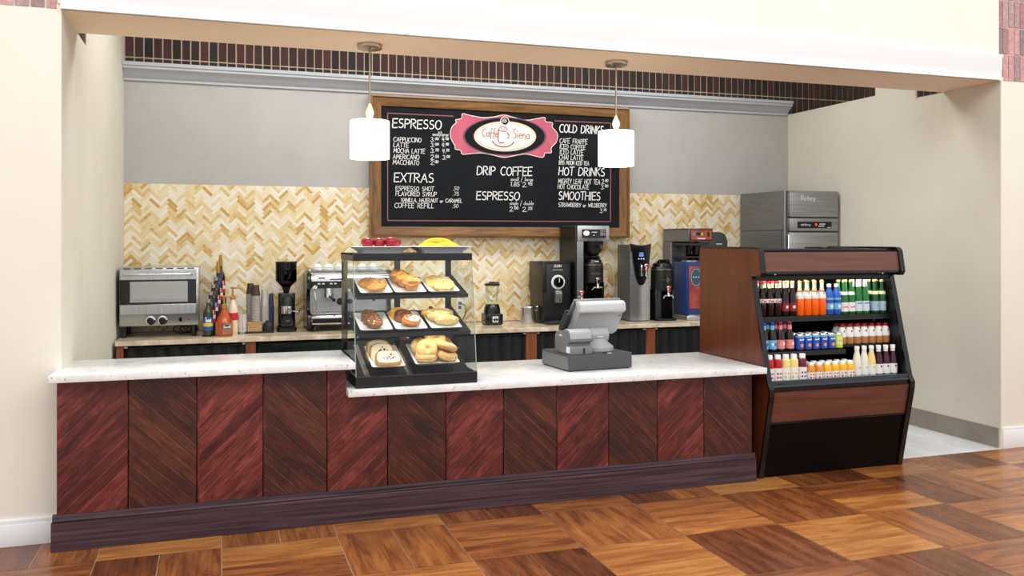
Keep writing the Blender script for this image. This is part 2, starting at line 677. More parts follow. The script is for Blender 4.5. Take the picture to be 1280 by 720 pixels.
# left and right piers, their reveals and the deeper side walls
mb = MB()
mb.box(-3.0, XL, YF, 1.10, 0, ZH)
o = mb.build('wall_left', M['cream'])
struct(o)
mb = MB()
mb.prism([(-.6, 1.10), (XL + .003, 1.10), (.078, YB + .001), (.078, YB + .1), (-.6, YB + .1)], 'z', 0, 4.05)
struct(mb.build('wall_left_back', M['reveal']))
mb = MB()
mb.box(XR, 9.6, YF, 1.04, 0, ZH)
struct(mb.build('wall_right', M['cream']))
mb = MB()
mb.box(XR - .004, 7.6, 1.04, YB, 0, 2.935)
struct(mb.build('wall_right_back', M['reveal']))
# the reveal faces of the piers wear the putty paint of the recess
for nm, x0, x1, y1 in (('wall_left_reveal', XL, XL + .003, 1.10), ('wall_right_reveal', XR - .005, XR - .001, 1.04)):
    mb = MB()
    mb.box(x0, x1, YF + .002, y1, 0, ZH - .001)
    struct(mb.build(nm, M['reveal']))

# back wall: painted upper part, brick above
mb = MB()
mb.box(.078, XR + 1.0, YB, YB + .06, 0, 2.95)
struct(mb.build('wall_back', M['grey_paint']))

# crown moulding along the top of the painted wall
prof = [(YB, 2.925), (YB - .018, 2.925), (YB - .02, 2.945), (YB - .03, 2.95), (YB - .05, 2.975), (YB - .085, 3.005), (YB - .105, 3.012),
        (YB - .105, 3.03), (YB - .118, 3.035), (YB - .122, 3.062), (YB, 3.062)]
mb = MB()
mb.prism(prof, 'x', .078, XR - .02)
struct(mb.build('trim_1', M['grey_trim']))


def brick_mats(name, tones, seed):
    m = mat(name, tones[0], .85)
    t = NT(m)
    rn = t.n('ShaderNodeUVMap', uv_map='Rnd')
    sep = t.n('ShaderNodeSeparateXYZ')
    t.l(rn.outputs[0], sep.inputs[0])
    st = [(i / (len(tones) - 1), lin(c)) for i, c in enumerate(tones)]
    base = t.ramp(sep.outputs[0], st)
    n1 = t.noise(t.coord('Object', (40, 40, 40)), 1, 6, .7)
    sp = t.ramp(n1, [(.3, (.55, .55, .55, 1)), (.55, (1, 1, 1, 1)), (.75, (1.5, 1.45, 1.4, 1))])
    t.l(t.mix(.7, base, sp, 'MULTIPLY'), t.bsdf.inputs['Base Color'])
    t.bump(n1, .5, .004)
    return m


def bricks(name, place, u0, u1, v0, rows, bw, joint, mats, seed):
    """soldier courses: rows = heights of the courses; place maps (u, v, depth)"""
    mb = MB()
    rnd = random.Random(seed)
    v = v0
    vt = v0 + sum(rows) + joint * len(rows)
    mb.m(1)
    mb.quad(place(u0, v0, 0), place(u1, v0, 0), place(u1, vt, 0), place(u0, vt, 0), [(0, 0)] * 4, (0, 0))
    for h in rows:
        u = u0
        while u < u1 - .005:
            w = min(bw, u1 - u)
            a, b, c, d = u + joint / 2, u + w - joint / 2, v + joint / 2, v + h + joint / 2
            if b - a > .006:
                r = (rnd.random(), rnd.random())
                j = lambda: rnd.uniform(-.0012, .0012)
                q = [(a + j(), c + j()), (b + j(), c + j()), (b + j(), d + j()), (a + j(), d + j())]
                mb.m(0)
                dp = .007 + j()
                F = [place(x, y, dp) for x, y in q]
                B = [place(x, y, -.001) for x, y in q]
                mb.quad(*F, [(0, 0)] * 4, r)
                for k in range(4):
                    mb.quad(B[k], B[(k + 1) % 4], F[(k + 1) % 4], F[k], [(0, 0)] * 4, r)
            u += bw
        v += h + joint
    return struct(mb.build(name, mats, fixn=False))


dark_brick = brick_mats('dark_brick', [(48, 36, 36), (74, 48, 46), (40, 40, 44), (84, 50, 48), (60, 40, 40), (38, 35, 37)], 1)
pale_brick = brick_mats('rose_brick', [(206, 158, 156), (186, 130, 130), (150, 134, 134), (214, 168, 164), (196, 146, 144)], 2)
mortar = mat('mortar', (206, 192, 164), .9)
mortar2 = mat('pale_mortar', (222, 210, 192), .9)
bricks('wall_back_brick', lambda u, v, d: (u, 2.90 - d, v), .079, 8.2, 2.92, [.20, .20, .20, .20, .20], .0735, .011, [dark_brick, mortar], 4)
bricks('wall_left_brick', lambda u, v, d: (u, YF + .012 - d, v), -3.0, .004, ZH, [.20] * 6, .0735, .011, [pale_brick, mortar2], 5)
bricks('wall_right_brick', lambda u, v, d: (u, YF + .012 - d, v), 6.50, 9.6, ZH, [.20] * 6, .058, .009, [pale_brick, mortar2], 6)
# brickwork above the piers inside the recess
bricks('wall_left_brick_side', lambda u, v, d: (.006 + d, u, v), .19, 1.10, ZH + .002, [.2, .2, .2], .0735, .011, [dark_brick, mortar], 8)
bricks('wall_right_brick_side', lambda u, v, d: (XR + .012 - d, 1.23 - u, v), .19, 1.04, ZH + .002, [.2, .2, .2], .0735, .011, [dark_brick, mortar], 9)
mb = MB()
mb.box(-.5, 8.2, 2.902, 2.98, 2.92, 4.05)
mb.box(-3.0, .004, .192, 1.10, ZH, 4.08)
mb.box(XR + .014, 9.6, .192, 1.04, ZH, 4.08)
struct(mb.build('wall_upper', mortar))
mb = MB()
mb.box(XR - .004, 6.62, 1.035, 1.045, 2.80, 4.05)
mb.box(XR + .0, 6.75, 1.04, 1.54, 2.93, 4.05)
struct(mb.build('wall_right_upper', M['reveal']))
mb = MB()
mb.box(-.6, 8.2, .74, 2.98, 4.05, 4.1)
struct(mb.build('ceiling', M['cream']))

# header beam: soffit, cream face, white fascia
mb = MB()
mb.box(XL - .02, XR + .02, YF, .738, ZH, ZH + .03)
struct(mb.build('ceiling_soffit', M['soffit']))
mb = MB()
mb.box(-.0, 6.50, YF - .012, .735, ZH + .03, 4.1)
struct(mb.build('wall_header', M['cream']))
prof = [(YF + .01, ZH), (YF - .026, ZH), (YF - .028, ZH + .070), (YF - .033, ZH + .078), (YF - .036, ZH + .165),
        (YF - .043, ZH + .178), (YF - .043, ZH + .190), (YF - .012, ZH + .2), (YF + .01, ZH + .2)]
mb = MB()
mb.prism(prof, 'x', XL, 6.51)
struct(mb.build('trim_2', M['white_trim']))
mb = MB()
mb.box(-3.0, -.001, YF - .018, YF, 0, .115, .002)
mb.box(-3.0, -.001, YF - .013, YF, .115, .14, .004)
struct(mb.build('baseboard_left', M['white_trim']))
mb = MB()
mb.box(XR + .004, 9.6, YF - .018, YF, 0, .14, .002)
mb.box(XR + .004, 9.6, YF - .013, YF, .14, .16, .004)
struct(mb.build('baseboard_right', M['white_trim']))
mtile = noisy('taupe_tile', (150, 141, 130), (138, 129, 118), (5, 5, 5), .45)
mb = MB()
for y0, y1 in ((.19, .50), (.503, .81), (.813, 1.12), (1.123, 1.43), (1.433, 1.74), (1.743, 2.0)):
    mb.box(XR - .016, XR - .004, y0, y1, .006, .155, .001, 1)
mb.m(1).box(XR - .013, XR - .004, .188, 2.0, 0, .158)
struct(mb.build('baseboard_right_tile', [mtile, mat('pale_grout', (196, 188, 176), .7)]))


# herringbone backsplash
def herringbone():
    mb = MB()
    L, W = .098, .0245
    x0, x1, z0, z1 = .079, XR - .006, .85, 2.076
    g = .0007
    y = YB - .006
    rnd = random.Random(11)
    c = math.sqrt(.5)
    mb.m(1)
    mb.quad((x0, YB - .003, z0), (x1, YB - .003, z0), (x1, YB - .003, z1), (x0, YB - .003, z1), [(0, 0)] * 4, (0, 0))
    mb.m(0)
    cx, cz = x0, z0

    def emit(px, py, w, h):
        q = [(px + g, py + g), (px + w - g, py + g), (px + w - g, py + h - g), (px + g, py + h - g)]
        P = [(cx + (a - b) * c, cz + (a + b) * c) for a, b in q]
        if all(p[0] < x0 or p[0] > x1 for p in P) or all(p[1] < z0 or p[1] > z1 for p in P):
            return
        poly = P
        for ax, lim, sg in ((0, x0, 1), (0, x1, -1), (1, z0, 1), (1, z1, -1)):
            out = []
            for i in range(len(poly)):
                a, b = poly[i], poly[(i + 1) % len(poly)]
                ia, ib = (a[ax] - lim) * sg >= 0, (b[ax] - lim) * sg >= 0
                if ia:
                    out.append(a)
                if ia != ib:
                    k = (lim - a[ax]) / (b[ax] - a[ax])
                    out.append((a[0] + (b[0] - a[0]) * k, a[1] + (b[1] - a[1]) * k))
            poly = out
            if len(poly) < 3:
                return
        r = (rnd.random(), rnd.random())
        tilt = rnd.uniform(-.0006, .0006)
        fc = mb.f([mb.v((p[0], y + tilt * (1 if i % 2 else -1), p[1])) for i, p in enumerate(poly)])
        l1 = mb.bm.loops.layers.uv.get('UVMap')
        l2 = mb.bm.loops.layers.uv.get('Rnd')
        if fc:
            for lp, p in zip(fc.loops, poly):
                lp[l1].uv = (p[0], p[1])
                lp[l2].uv = r
    for k in range(-2, 52):
        for m_ in range(-120, 130):
            bx, by = L * k + W * m_, -L * k + W * m_
            zz = (bx + by) * c
            if zz < -.15 or zz > 1.4:
                continue
            emit(bx, by, L, W)
            emit(bx, by + W, W, L)
    m = mat('honey_onyx_tile', (230, 205, 160), .22)
    t = NT(m)
    rn = t.n('ShaderNodeUVMap', uv_map='Rnd')
    sep = t.n('ShaderNodeSeparateXYZ')
    t.l(rn.outputs[0], sep.inputs[0])
    big = t.noise(t.coord('Object', (1, 1, 1)), 2.2, 2, .5)
    vein = t.noise(t.coord('Object', (30, 30, 30)), 1.4, 5, .6, 1.0)
    v = t.math('ADD', sep.outputs[0], t.math('MULTIPLY', t.math('SUBTRACT', big, .5), .5))
    v = t.math('ADD', v, t.math('MULTIPLY', t.math('SUBTRACT', vein, .5), .7))
    base = t.ramp(v, [(0.0, lin((251, 246, 232))), (.30, lin((247, 236, 206))), (.58, lin((241, 222, 174))), (.85, lin((230, 200, 134))), (1.0, lin((208, 164, 92)))])
    t.l(base, t.bsdf.inputs['Base Color'])
    return struct(mb.build('wall_back_tile', [m, mat('tile_joint', (226, 208, 172), .8)]))


herringbone()

# ------------------------------------------------------------------ front counter


def granite(name, base, blotch, speck, k=1.0):
    m = mat(name, base, .16, spec=.5)
    t = NT(m)
    co = t.coord('Object', (1, 1, 1))
    n1 = t.noise(co, 7 * k, 6, .6, .6)
    n2 = t.noise(co, 46 * k, 5, .7)
    n3 = t.noise(co, 17 * k, 7, .75, .8)
    c = t.ramp(n1, [(.38, lin(base)), (.66, lin(blotch))])
    c = t.mix(t.ramp(n3, [(.62, (0, 0, 0, 1)), (.72, (.6, .6, .6, 1))]), c, lin(blotch))
    c = t.mix(t.ramp(n2, [(.60, (0, 0, 0, 1)), (.68, (.85, .85, .85, 1))]), c, lin(speck))
    t.l(c, t.bsdf.inputs['Base Color'])
    return m


M['granite'] = granite('white_granite', (246, 246, 244), (228, 228, 227), (150, 144, 142))
M['granite2'] = granite('beige_granite', (228, 214, 188), (186, 166, 138), (84, 68, 56), 1.1)


def chevron_wood(name, sgn, tones, seed):
    """diagonal boards; sgn +1 = boards rise to the right"""
    m = mat(name, tones[1], .3)
    t = NT(m)
    tc = t.n('ShaderNodeTexCoord')
    sep = t.n('ShaderNodeSeparateXYZ')
    t.l(tc.outputs['Object'], sep.inputs[0])
    X, Z = sep.outputs[0], sep.outputs[2]
    a = R(44)
    u = t.math('ADD', t.math('MULTIPLY', X, math.cos(a)), t.math('MULTIPLY', Z, sgn * math.sin(a)))
    v = t.math('ADD', t.math('MULTIPLY', X, -sgn * math.sin(a)), t.math('MULTIPLY', Z, math.cos(a)))
    vb = t.math('DIVIDE', v, .056)
    idx = t.math('FLOOR', vb)
    fr = t.math('FRACT', vb)
    pan = t.math('FLOOR', t.math('DIVIDE', t.math('ADD', X, 2.08), .347))
    cv = t.n('ShaderNodeCombineXYZ')
    t.l(idx, cv.inputs[0])
    t.l(pan, cv.inputs[1])
    cv.inputs[2].default_value = seed
    wn = t.n('ShaderNodeTexWhiteNoise')
    t.l(cv.outputs[0], wn.inputs['Vector'])
    g = t.n('ShaderNodeCombineXYZ')
    t.l(t.math('MULTIPLY', u, 3.0), g.inputs[0])
    t.l(t.math('MULTIPLY', v, 70.0), g.inputs[1])
    t.l(t.math('MULTIPLY', wn.outputs[0], 30), g.inputs[2])
    grain = t.noise(g.outputs[0], 1.0, 8, .65, .5)
    g2 = t.n('ShaderNodeCombineXYZ')
    t.l(t.math('MULTIPLY', u, 5.0), g2.inputs[0])
    t.l(t.math('MULTIPLY', v, 14.0), g2.inputs[1])
    t.l(t.math('MULTIPLY', pan, 7.3), g2.inputs[2])
    cloud = t.noise(g2.outputs[0], 1.0, 9, .72, 1.2)
    f = t.math('ADD', t.math('MULTIPLY', wn.outputs[0], .20), t.math('MULTIPLY', cloud, .85))
    base = t.ramp(f, [(.2, lin(tones[0])), (.5, lin(tones[1])), (.68, lin(tones[2])), (.85, lin(tones[3]))])
    gr = t.ramp(grain, [(.30, (.30, .28, .30, 1)), (.5, (1, 1, 1, 1)), (.72, (1.55, 1.5, 1.55, 1))])
    c = t.mix(.9, base, gr, 'MULTIPLY')
    edge = t.ramp(t.math('ABSOLUTE', t.math('SUBTRACT', fr, .5)), [(.475, (0, 0, 0, 1)), (.49, (1, 1, 1, 1))])
    sc_ = t.n('ShaderNodeCombineXYZ')
    t.l(t.math('MULTIPLY', u, 5.0), sc_.inputs[0])
    t.l(t.math('MULTIPLY', idx, 3.7), sc_.inputs[1])
    t.l(pan, sc_.inputs[2])
    wear = t.ramp(t.noise(sc_.outputs[0], 1.0, 3), [(.48, (0, 0, 0, 1)), (.62, (1, 1, 1, 1))])
    c = t.mix(t.math('MULTIPLY', t.math('MULTIPLY', edge, wear), .7), c, lin((166, 104, 96)))
    bl = t.noise(g2.outputs[0], .45, 8, .7, .8)
    c = t.mix(t.ramp(bl, [(.48, (0, 0, 0, 1)), (.68, (.9, .9, .9, 1))]), c, lin((30, 17, 19)))
    t.l(c, t.bsdf.inputs['Base Color'])
    t.l(t.math('MULTIPLY_ADD', cloud, .25, .2), t.bsdf.inputs['Roughness'])
    bev = t.ramp(t.math('ABSOLUTE', t.math('SUBTRACT', fr, .5)), [(.44, (1, 1, 1, 1)), (.5, (0, 0, 0, 1))])
    t.bump(t.math('ADD', bev, t.math('MULTIPLY', grain, .3)), .4, .002)
    return m


M['chev_up'] = chevron_wood('cherry_boards_rising', 1, [(52, 20, 20), (98, 36, 34), (134, 58, 54), (164, 100, 96)], 1.0)
M['chev_dn'] = chevron_wood('cherry_boards_falling', -1, [(38, 19, 17), (72, 33, 25), (98, 48, 34), (116, 78, 70)], 2.0)
M['plinth'] = noisy('ebony_stained_wood', (30, 21, 27), (98, 72, 80), (1.4, 10, 80), .36, detail=8, lo=.33, hi=.75, bump=.15, dist=.6)
M['dark_core'] = mat('dark_core', (30, 18, 16), .6)

ctr = thing('service_counter', 'long low service counter clad in red-brown diagonal boards on a dark plinth', 'counter', (2.1, .25, 0))
O = ctr.location
XS = [.02, .36, .701, 1.046, 1.394, 1.739, 2.086, 2.443, 2.79, 3.141, 3.484, 3.823, 4.19]
mb = MB(O)
mb.box(.03, 1.50, .03, .50, .0, .876)
mb.box(1.50, 4.18, .03, .55, .0, .720)
mb.build('carcass', M['dark_core'], ctr)
for i in range(12):
    a, b = XS[i] + .0012, XS[i + 1] - .0012
    mb = MB(O)
    zb = .17
    if i == 4:
        pts = [(a, zb), (b, zb), (b, .719), (1.50, .719), (1.50, .876), (a, .876)]
    else:
        zt = .876 if i < 4 else .719
        pts = [(a, zb), (b, zb), (b, zt), (a, zt)]
    mb.prism(pts, 'y', .010, .032, .003, 1)
    mb.build('panel', M['chev_up'] if i % 2 == 0 else M['chev_dn'], ctr)
mb = MB(O)
mb.box(-.004, 4.212, -.008, .03, 0, .150, .003, 1)
mb.build('plinth_board', M['plinth'], ctr)
mb = MB(O)
mb.prism([(.03, .150), (.002, .150), (-.006, .153), (-.007, .160), (-.002, .165), (.003, .167), (.004, .173), (-.001, .176), (.0, .183), (.006, .187), (.03, .187)], 'x', .002, 4.206)
mb.build('plinth_moulding', M['plinth'], ctr)

mb = MB((.77, .2, .878))
mb.prism([(-.007, -.07), (1.542, -.07), (1.542, .545), (.019, .545), (.019, YF - .001), (-.007, YF - .001)], 'z', .878, .915, .003, 2)
tag(mb.build('granite_countertop', M['granite']), 'raised white granite slab on the left end of the counter', 'countertop')
mb = MB((2.87, .36, .722))
mb.box(1.502, 4.252, -.07, .80, .722, .762, .003, 2)
tag(mb.build('granite_countertop', M['granite']), 'lower white granite slab under the pastry case and the cash register', 'countertop')

# ------------------------------------------------------------------ back counter
M['post'] = noisy('orange_brown_wood', (150, 84, 44), (112, 58, 30), (30, 30, 2.5), .4, detail=6)
M['curtain'] = noisy('black_cloth', (30, 29, 31), (20, 19, 21), (60, 60, 8), .85)
mb = MB((2.95, 2.48, .808))
mb.box(.079, 5.86, 2.154, YB - .008, .808, .845, .003, 1)
tag(mb.build('granite_countertop', M['granite2']), 'long beige speckled granite top on the back counter along the tiled wall', 'countertop')
bk = thing('back_counter_base', 'wooden post frame carrying the back counter top', 'counter base', (2.95, 2.48, 0))
O = bk.location
posts = [(.084, .135), (1.018, 1.097), (2.243, 2.30), (3.365, 3.462), (4.532, 4.622), (5.76, 5.84)]
for a, b in posts:
    mb = MB(O)
    mb.box(a, b, 2.185, 2.26, 0, .807, .004, 1)
    mb.build('post', M['post'], bk)
mb = MB(O)
mb.box(.09, 5.84, 2.70, 2.78, 0, .807)
mb.box(.135, 5.8, 2.24, 2.27, .02, .12)
mb.build('back_frame', M['dark_core'], bk)
for k, (a, b) in enumerate(((.137, 1.016), (2.302, 3.363), (3.464, 4.530), (4.624, 5.758))):
    n = int((b - a) / .012)
    mb = MB(O)
    mb.tube([(a, 2.215, .785), (b, 2.215, .785)], .005, 8)
    for x in (a + .012, b - .012):
        mb.m(1).box(x - .012, x + .012, 2.19, 2.215, .786, .800, .002, 1)
        mb.m(0)
    mb.build('curtain_rod', [M['black_matte'], M['white']], bk)
    mb = MB((0, 0, 0))
    mb.org = Vector(((a + b) / 2, 2.21, .05))
    rnd = random.Random(20 + k)
    ph = [rnd.uniform(0, 6.28) for _ in range(4)]
    rows = []
    for j in range(9):
        z = .79 - j * .085
        row = []
        for i in range(n + 1):
            x = a + (b - a) * i / n
            am = .013 + .002 * j * .5
            y = 2.222 + am * (math.sin(x * 62 + ph[0]) + .6 * math.sin(x * 37 + ph[1] + j * .08) + .3 * math.sin(x * 121 + ph[2]))
            row.append((mb.v((x, y, z)), mb.v((x, y + .003, z))))
        rows.append(row)
    for j in range(8):
        for i in range(n):
            p, q, r_, s_ = rows[j][i], rows[j][i + 1], rows[j + 1][i + 1], rows[j + 1][i]
            mb.f([p[0], q[0], r_[0], s_[0]])
            mb.f([p[1], s_[1], r_[1], q[1]])
    o = mb.build('curtain', M['curtain'])
    tag(o, ('black gathered curtain under the back counter below the toaster oven',
            'black gathered curtain under the back counter below the blender',
            'black gathered curtain under the back counter behind the cash register',
            'black gathered curtain under the back counter next to the drinks cooler')[k], 'curtain', 'curtains under the back counter')

mdg = noisy('dark_green_glass', (20, 28, 24), (44, 52, 46), (3, 3, 14), .12, detail=5)
uf = thing('undercounter_fridge', 'dark fronted undercounter fridge below the espresso machine', 'fridge', (1.67, 2.45, 0))
O = uf.location
MB(O).box(1.105, 2.236, 2.22, 2.69, 0, .79, .004, 1).build('body', M['black_matte'], uf)
for a, b in ((1.112, 1.668), (1.674, 2.230)):
    d = MB(O).box(a, b, 2.19, 2.218, .06, .785, .004, 1).build('door', mdg, uf)
    MB(O).box(a + .02, b - .02, 2.186, 2.192, .700, .708, .002, 1).build('grip', M['grey_side'], d)
MB(O).box(1.112, 2.230, 2.150, 2.19, .690, .700, .002, 1).build('work_ledge', M['steel'], uf)

# ------------------------------------------------------------------ toaster oven
ov = thing('countertop_oven', 'stainless steel countertop convection oven at the left end of the back counter', 'oven', (.372, 2.57, .845))
O = ov.location
mb = MB(O)
mb.box(.088, .668, 2.37, 2.80, .936, 1.393, .006, 2)
mb.build('body', M['steel'], ov)
for i in range(7):
    x = .115 + i * .078
    MB(O).box(x, x + .052, 2.366, 2.371, 1.382, 1.389).build('vent_slot', M['black'], ov)
d = MB(O)
d.m(0).box(.092, .648, 2.352, 2.370, 1.297, 1.376, .003, 1)
d.m(0).box(.092, .648, 2.352, 2.370, 1.026, 1.106, .003, 1)
d.m(1).box(.092, .648, 2.358, 2.370, 1.106, 1.297)
d = d.build('door', [M['steel_h'], M['black_gloss']], ov)
mb = MB(O)
mb.box(.165, .585, 2.3555, 2.359, 1.122, 1.284, .001, 1)
mb.m(1)
for z in (1.135, 1.145):
    mb.tube([(.165, 2.354, z), (.585, 2.354, z)], .0016, 6)
for i in range(22):
    mb.tube([(.175 + i * .0185, 2.3545, 1.128), (.175 + i * .0185, 2.3545, 1.146)], .0012, 5)
for x in (.176, .19):
    mb.tube([(x, 2.354, 1.13), (x, 2.354, 1.28)], .0018, 5)
mb.build('oven_window', [mat('grey_oven_interior', (170, 170, 170), .25), M['chrome']], d)
mb = MB(O)
mb.tube([(.125, 2.352, 1.338), (.125, 2.322, 1.34), (.135, 2.312, 1.341), (.605, 2.312, 1.341), (.615, 2.322, 1.34), (.615, 2.352, 1.338)], .009, 10)
mb.build('handle', M['chrome'], d)
for x in (.312, .399):
    mb = MB(O)
    mb.m(1).lathe([(.036, 0), (.036, -.006), (.031, -.007)], x, 2.369, .978, 24, 'y')
    mb.m(0).lathe([(.027, -.006), (.024, -.03), (.0, -.031)], x, 2.369, .978, 24, 'y')
    mb.box(x - .004, x + .004, 2.330, 2.342, .955, 1.001)
    mb.build('knob', [M['black'], M['chrome']], ov)
mb = MB(O)
mb.box(.52, .542, 2.362, 2.371, .966, .998, .001, 1)
mb.build('switch', M['black_gloss'], ov)
mb = MB(O)
mb.lathe([(.007, 0), (.006, -.004), (0, -.005)], .593, 2.37, .982, 12, 'y')
mb.build('indicator_light', M['red'], ov)
for x in (.12, .63):
    for y in (2.395, 2.75):
        MB(O).lathe([(.022, .936), (.016, .845)], x, y, 0, 12).build('leg', M['black'], ov)
pts = []
for k in range(60):
    a = k / 59 * 5.2 * PI
    pts.append((.50 + .055 * math.cos(a) + k * .0022, 2.55 + .03 * math.sin(a * .7), .885 + .03 * math.sin(a)))
mb = MB(O)
mb.tube(pts, .004, 6)
mb.build('power_cord', M['cordmat'], ov)

# ------------------------------------------------------------------ syrup bottles on a stepped rack
rk = thing('syrup_rack', 'black stepped rack holding the row of syrup bottles beside the oven', 'rack', (.77, 2.5, .845))
O = rk.location
mb = MB(O)
for i in range(6):
    y = 2.33 + i * .075
    x = .738 + i * .019
    mb.box(x - .045, x + .045, y - .037, y + .037, .845, .852 + i * .055, .001, 1)
mb.build('steps', M['black_matte'], rk)
M['syr_dark'] = mat('dark_syrup_glass', (38, 30, 26), .12)
M['syr_green'] = mat('green_syrup_glass', (40, 56, 34), .12)
M['lab_blue'] = mat('blue_label', (34, 84, 168), .45)
M['lab_red'] = mat('red_label', (196, 40, 44), .45)
M['lab_yel'] = mat('yellow_label', (226, 190, 62), .45)
M['lab_white'] = mat('white_label', (236, 234, 230), .5)
M['navy'] = mat('navy_glass', (22, 36, 84), .15)
SYP = [(.0, 0), (.034, .0), (.037, .006), (.037, .17), (.032, .195), (.018, .222), (.0145, .235), (.0145, .275), (.0, .275)]
for i in range(6):
    y = 2.33 + i * .075
    x = .738 + i * .019
    z = .8535 + i * .055
    pos = ('nearest', 'second nearest', 'third nearest', 'fourth nearest', 'fifth nearest', 'farthest')[i]
    colr = ('blue', 'red', 'blue', 'red', 'red', 'red')[i]
    b = thing('syrup_bottle', 'dark syrup bottle with a %s label, %s in the stepped row' % (colr, pos), 'bottle', (x, y, z), 0, 'flavoured syrup bottles')
    MB().lathe(SYP, 0, 0, 0, 20).build('bottle_body', M['syr_green'] if i == 0 else (M['navy'] if i == 4 else M['syr_dark']), b)
    mb = MB()
    mb.m(0).lathe([(.0376, .10), (.0376, .142)], 0, 0, 0, 20)
    mb.m(1).lathe([(.0376, .072), (.0376, .10)], 0, 0, 0, 20)
    mb.m(2).lathe([(.0376, .040), (.0376, .072)], 0, 0, 0, 20)
    rr = .0384
    mb.m(3)
    write(mb, 'Torani', .034, .044, .006, lambda u, v: (rr * math.sin((u - .022) / rr), -rr * math.cos((u - .022) / rr), .108 + v), i)
    mb.build('bottle_label', [M['lab_blue'] if colr == 'blue' else M['lab_red'], M['lab_yel'] if i == 0 else M['lab_white'], M['lab_blue'] if i == 0 else (M['lab_red'] if colr == 'red' else M['navy']), M['lab_white']], b, sharp=60)
    mb = MB()
    if i >= 4:
        mb.lathe([(.0155, .262), (.0165, .30), (.013, .34), (.013, .355), (0, .356)], 0, 0, 0, 14)
        mb.build('cap', M['gold'], b)
    else:
        mb.lathe([(.0158, .258), (.0158, .285), (0, .286)], 0, 0, 0, 14)
        mb.build('cap', mat('grey_cap', (150, 146, 138), .4), b)

# ------------------------------------------------------------------ sauce pump bottles
M['caramel'] = noisy('caramel_sauce', (186, 78, 30), (160, 60, 22), (10, 10, 10), .18)


def pump(mb, z, h, d, ang=0):
    """pump head on top of a neck at height z: collar, stem, spout"""
    mb.lathe([(.021, z), (.021, z + .028), (.014, z + .032), (.008, z + .034), (.007, z + h), (.016, z + h), (.016, z + h + .014), (0, z + h + .016)], 0, 0, 0, 14)
    c, s_ = math.cos(ang), math.sin(ang)
    mb.tube([(0, 0, z + h + .006), (d * .6 * c, d * .6 * s_, z + h + .008), (d * c, d * s_, z + h - .006)], [.008, .006, .005], 8)


b = thing('sauce_bottle', 'orange-brown caramel sauce bottle with a gold pump in front of the syrup rack', 'bottle', (.858, 2.315, .845))
MB().lathe([(0, 0), (.062, 0), (.066, .008), (.066, .09), (.062, .115), (.046, .155), (.030, .188), (.022, .205), (.020, .225), (0, .225)], 0, 0, 0, 26).build('bottle_body', M['caramel'], b)
mb = MB()
mb.m(0).lathe([(.0665, .018), (.0665, .108)], 0, 0, 0, 26)
rr = .0672
pl = lambda u, v: (rr * math.sin(u / rr), -rr * math.cos(u / rr), v)
mb.m(1)
for i in range(8):
    u0, u1 = -.012 + i * .009, -.012 + (i + 1) * .009
    mb.poly([pl(u0, .064), pl(u1, .064), pl(u1, .090), pl(u0, .090)])
rr = .0680
mb.m(2)
write(mb, 'Ghirardelli', .018, .062, .0028, lambda u, v: pl(u - .007, v + .069), 3)
rr = .0672
mb.m(3)
for u0 in (-.055, -.030):
    mb.poly([pl(u0, .018), pl(u0 + .018, .018), pl(u0 + .018, .108), pl(u0, .108)])
mb.build('bottle_label', [noisy('tan_label', (168, 124, 84), (140, 98, 64), (20, 20, 20), .5), M['navy'], M['lab_white'], M['caramel']], b, sharp=60)
mb = MB()
pump(mb, .222, .085, .075, 0.1)
mb.build('pump', M['gold'], b)
b = thing('sauce_bottle', 'white sauce bottle with a red label and gold pump behind the caramel sauce', 'bottle', (.925, 2.43, .845))
MB().lathe([(0, 0), (.036, 0), (.040, .006), (.040, .19), (.034, .225), (.020, .265), (.018, .285), (0, .285)], 0, 0, 0, 22).build('bottle_body', mat('cream_sauce', (232, 214, 186), .25), b)
mb = MB()
mb.m(0).lathe([(.0406, .115), (.0406, .175)], 0, 0, 0, 22)
mb.build('bottle_label', M['lab_red'], b, label='red wraparound label')
mb = MB()
pump(mb, .283, .085, .08, 0.15)
mb.build('pump', M['gold'], b)

# ------------------------------------------------------------------ cup organiser and its contents
tr = thing('cup_tray', 'flat black plastic tray under the cups and sleeves', 'tray', (1.098, 2.50, .845))
O = tr.location
mb = MB(O)
mb.box(.948, 1.250, 2.43, 2.60, .845, .850, .002, 1)
mb.build('tray_base', M['black'], tr)
mb = MB(O)
mb.box(.948, 1.250, 2.43, 2.434, .850, .861)
mb.box(.948, 1.250, 2.596, 2.60, .850, .861)
mb.box(.948, .952, 2.434, 2.596, .850, .861)
mb.box(1.246, 1.250, 2.434, 2.596, .850, .861)
mb.build('tray_rim', M['black'], tr)
M['clear_plastic'] = noisy('clear_plastic_cups', (214, 206, 200), (176, 168, 166), (40, 40, 2), .12, spec=.6)
M['paper_cup'] = noisy('grey_paper_cup', (150, 144, 142), (170, 164, 160), (8, 8, 40), .6)
M['brown_cup'] = mat('brown_paper_cup', (66, 42, 36), .5)


def nested(mb, r0, r1, z0, h, n, step):
    """cups nested upside down: one tapered wall and a rim per cup"""
    for k in range(n):
        z = z0 + k * step
        mb.lathe([(r0 + .003, z), (r0 + .003, z + .006), (r0, z + .006)], 0, 0, 0, 22)
    mb.lathe([(r0 * .98, z0 + .002), (r0 * .97, z0 + (n - 1) * step + .006), (r1, z0 + (n - 1) * step + h), (0, z0 + (n - 1) * step + h)], 0, 0, 0, 22)


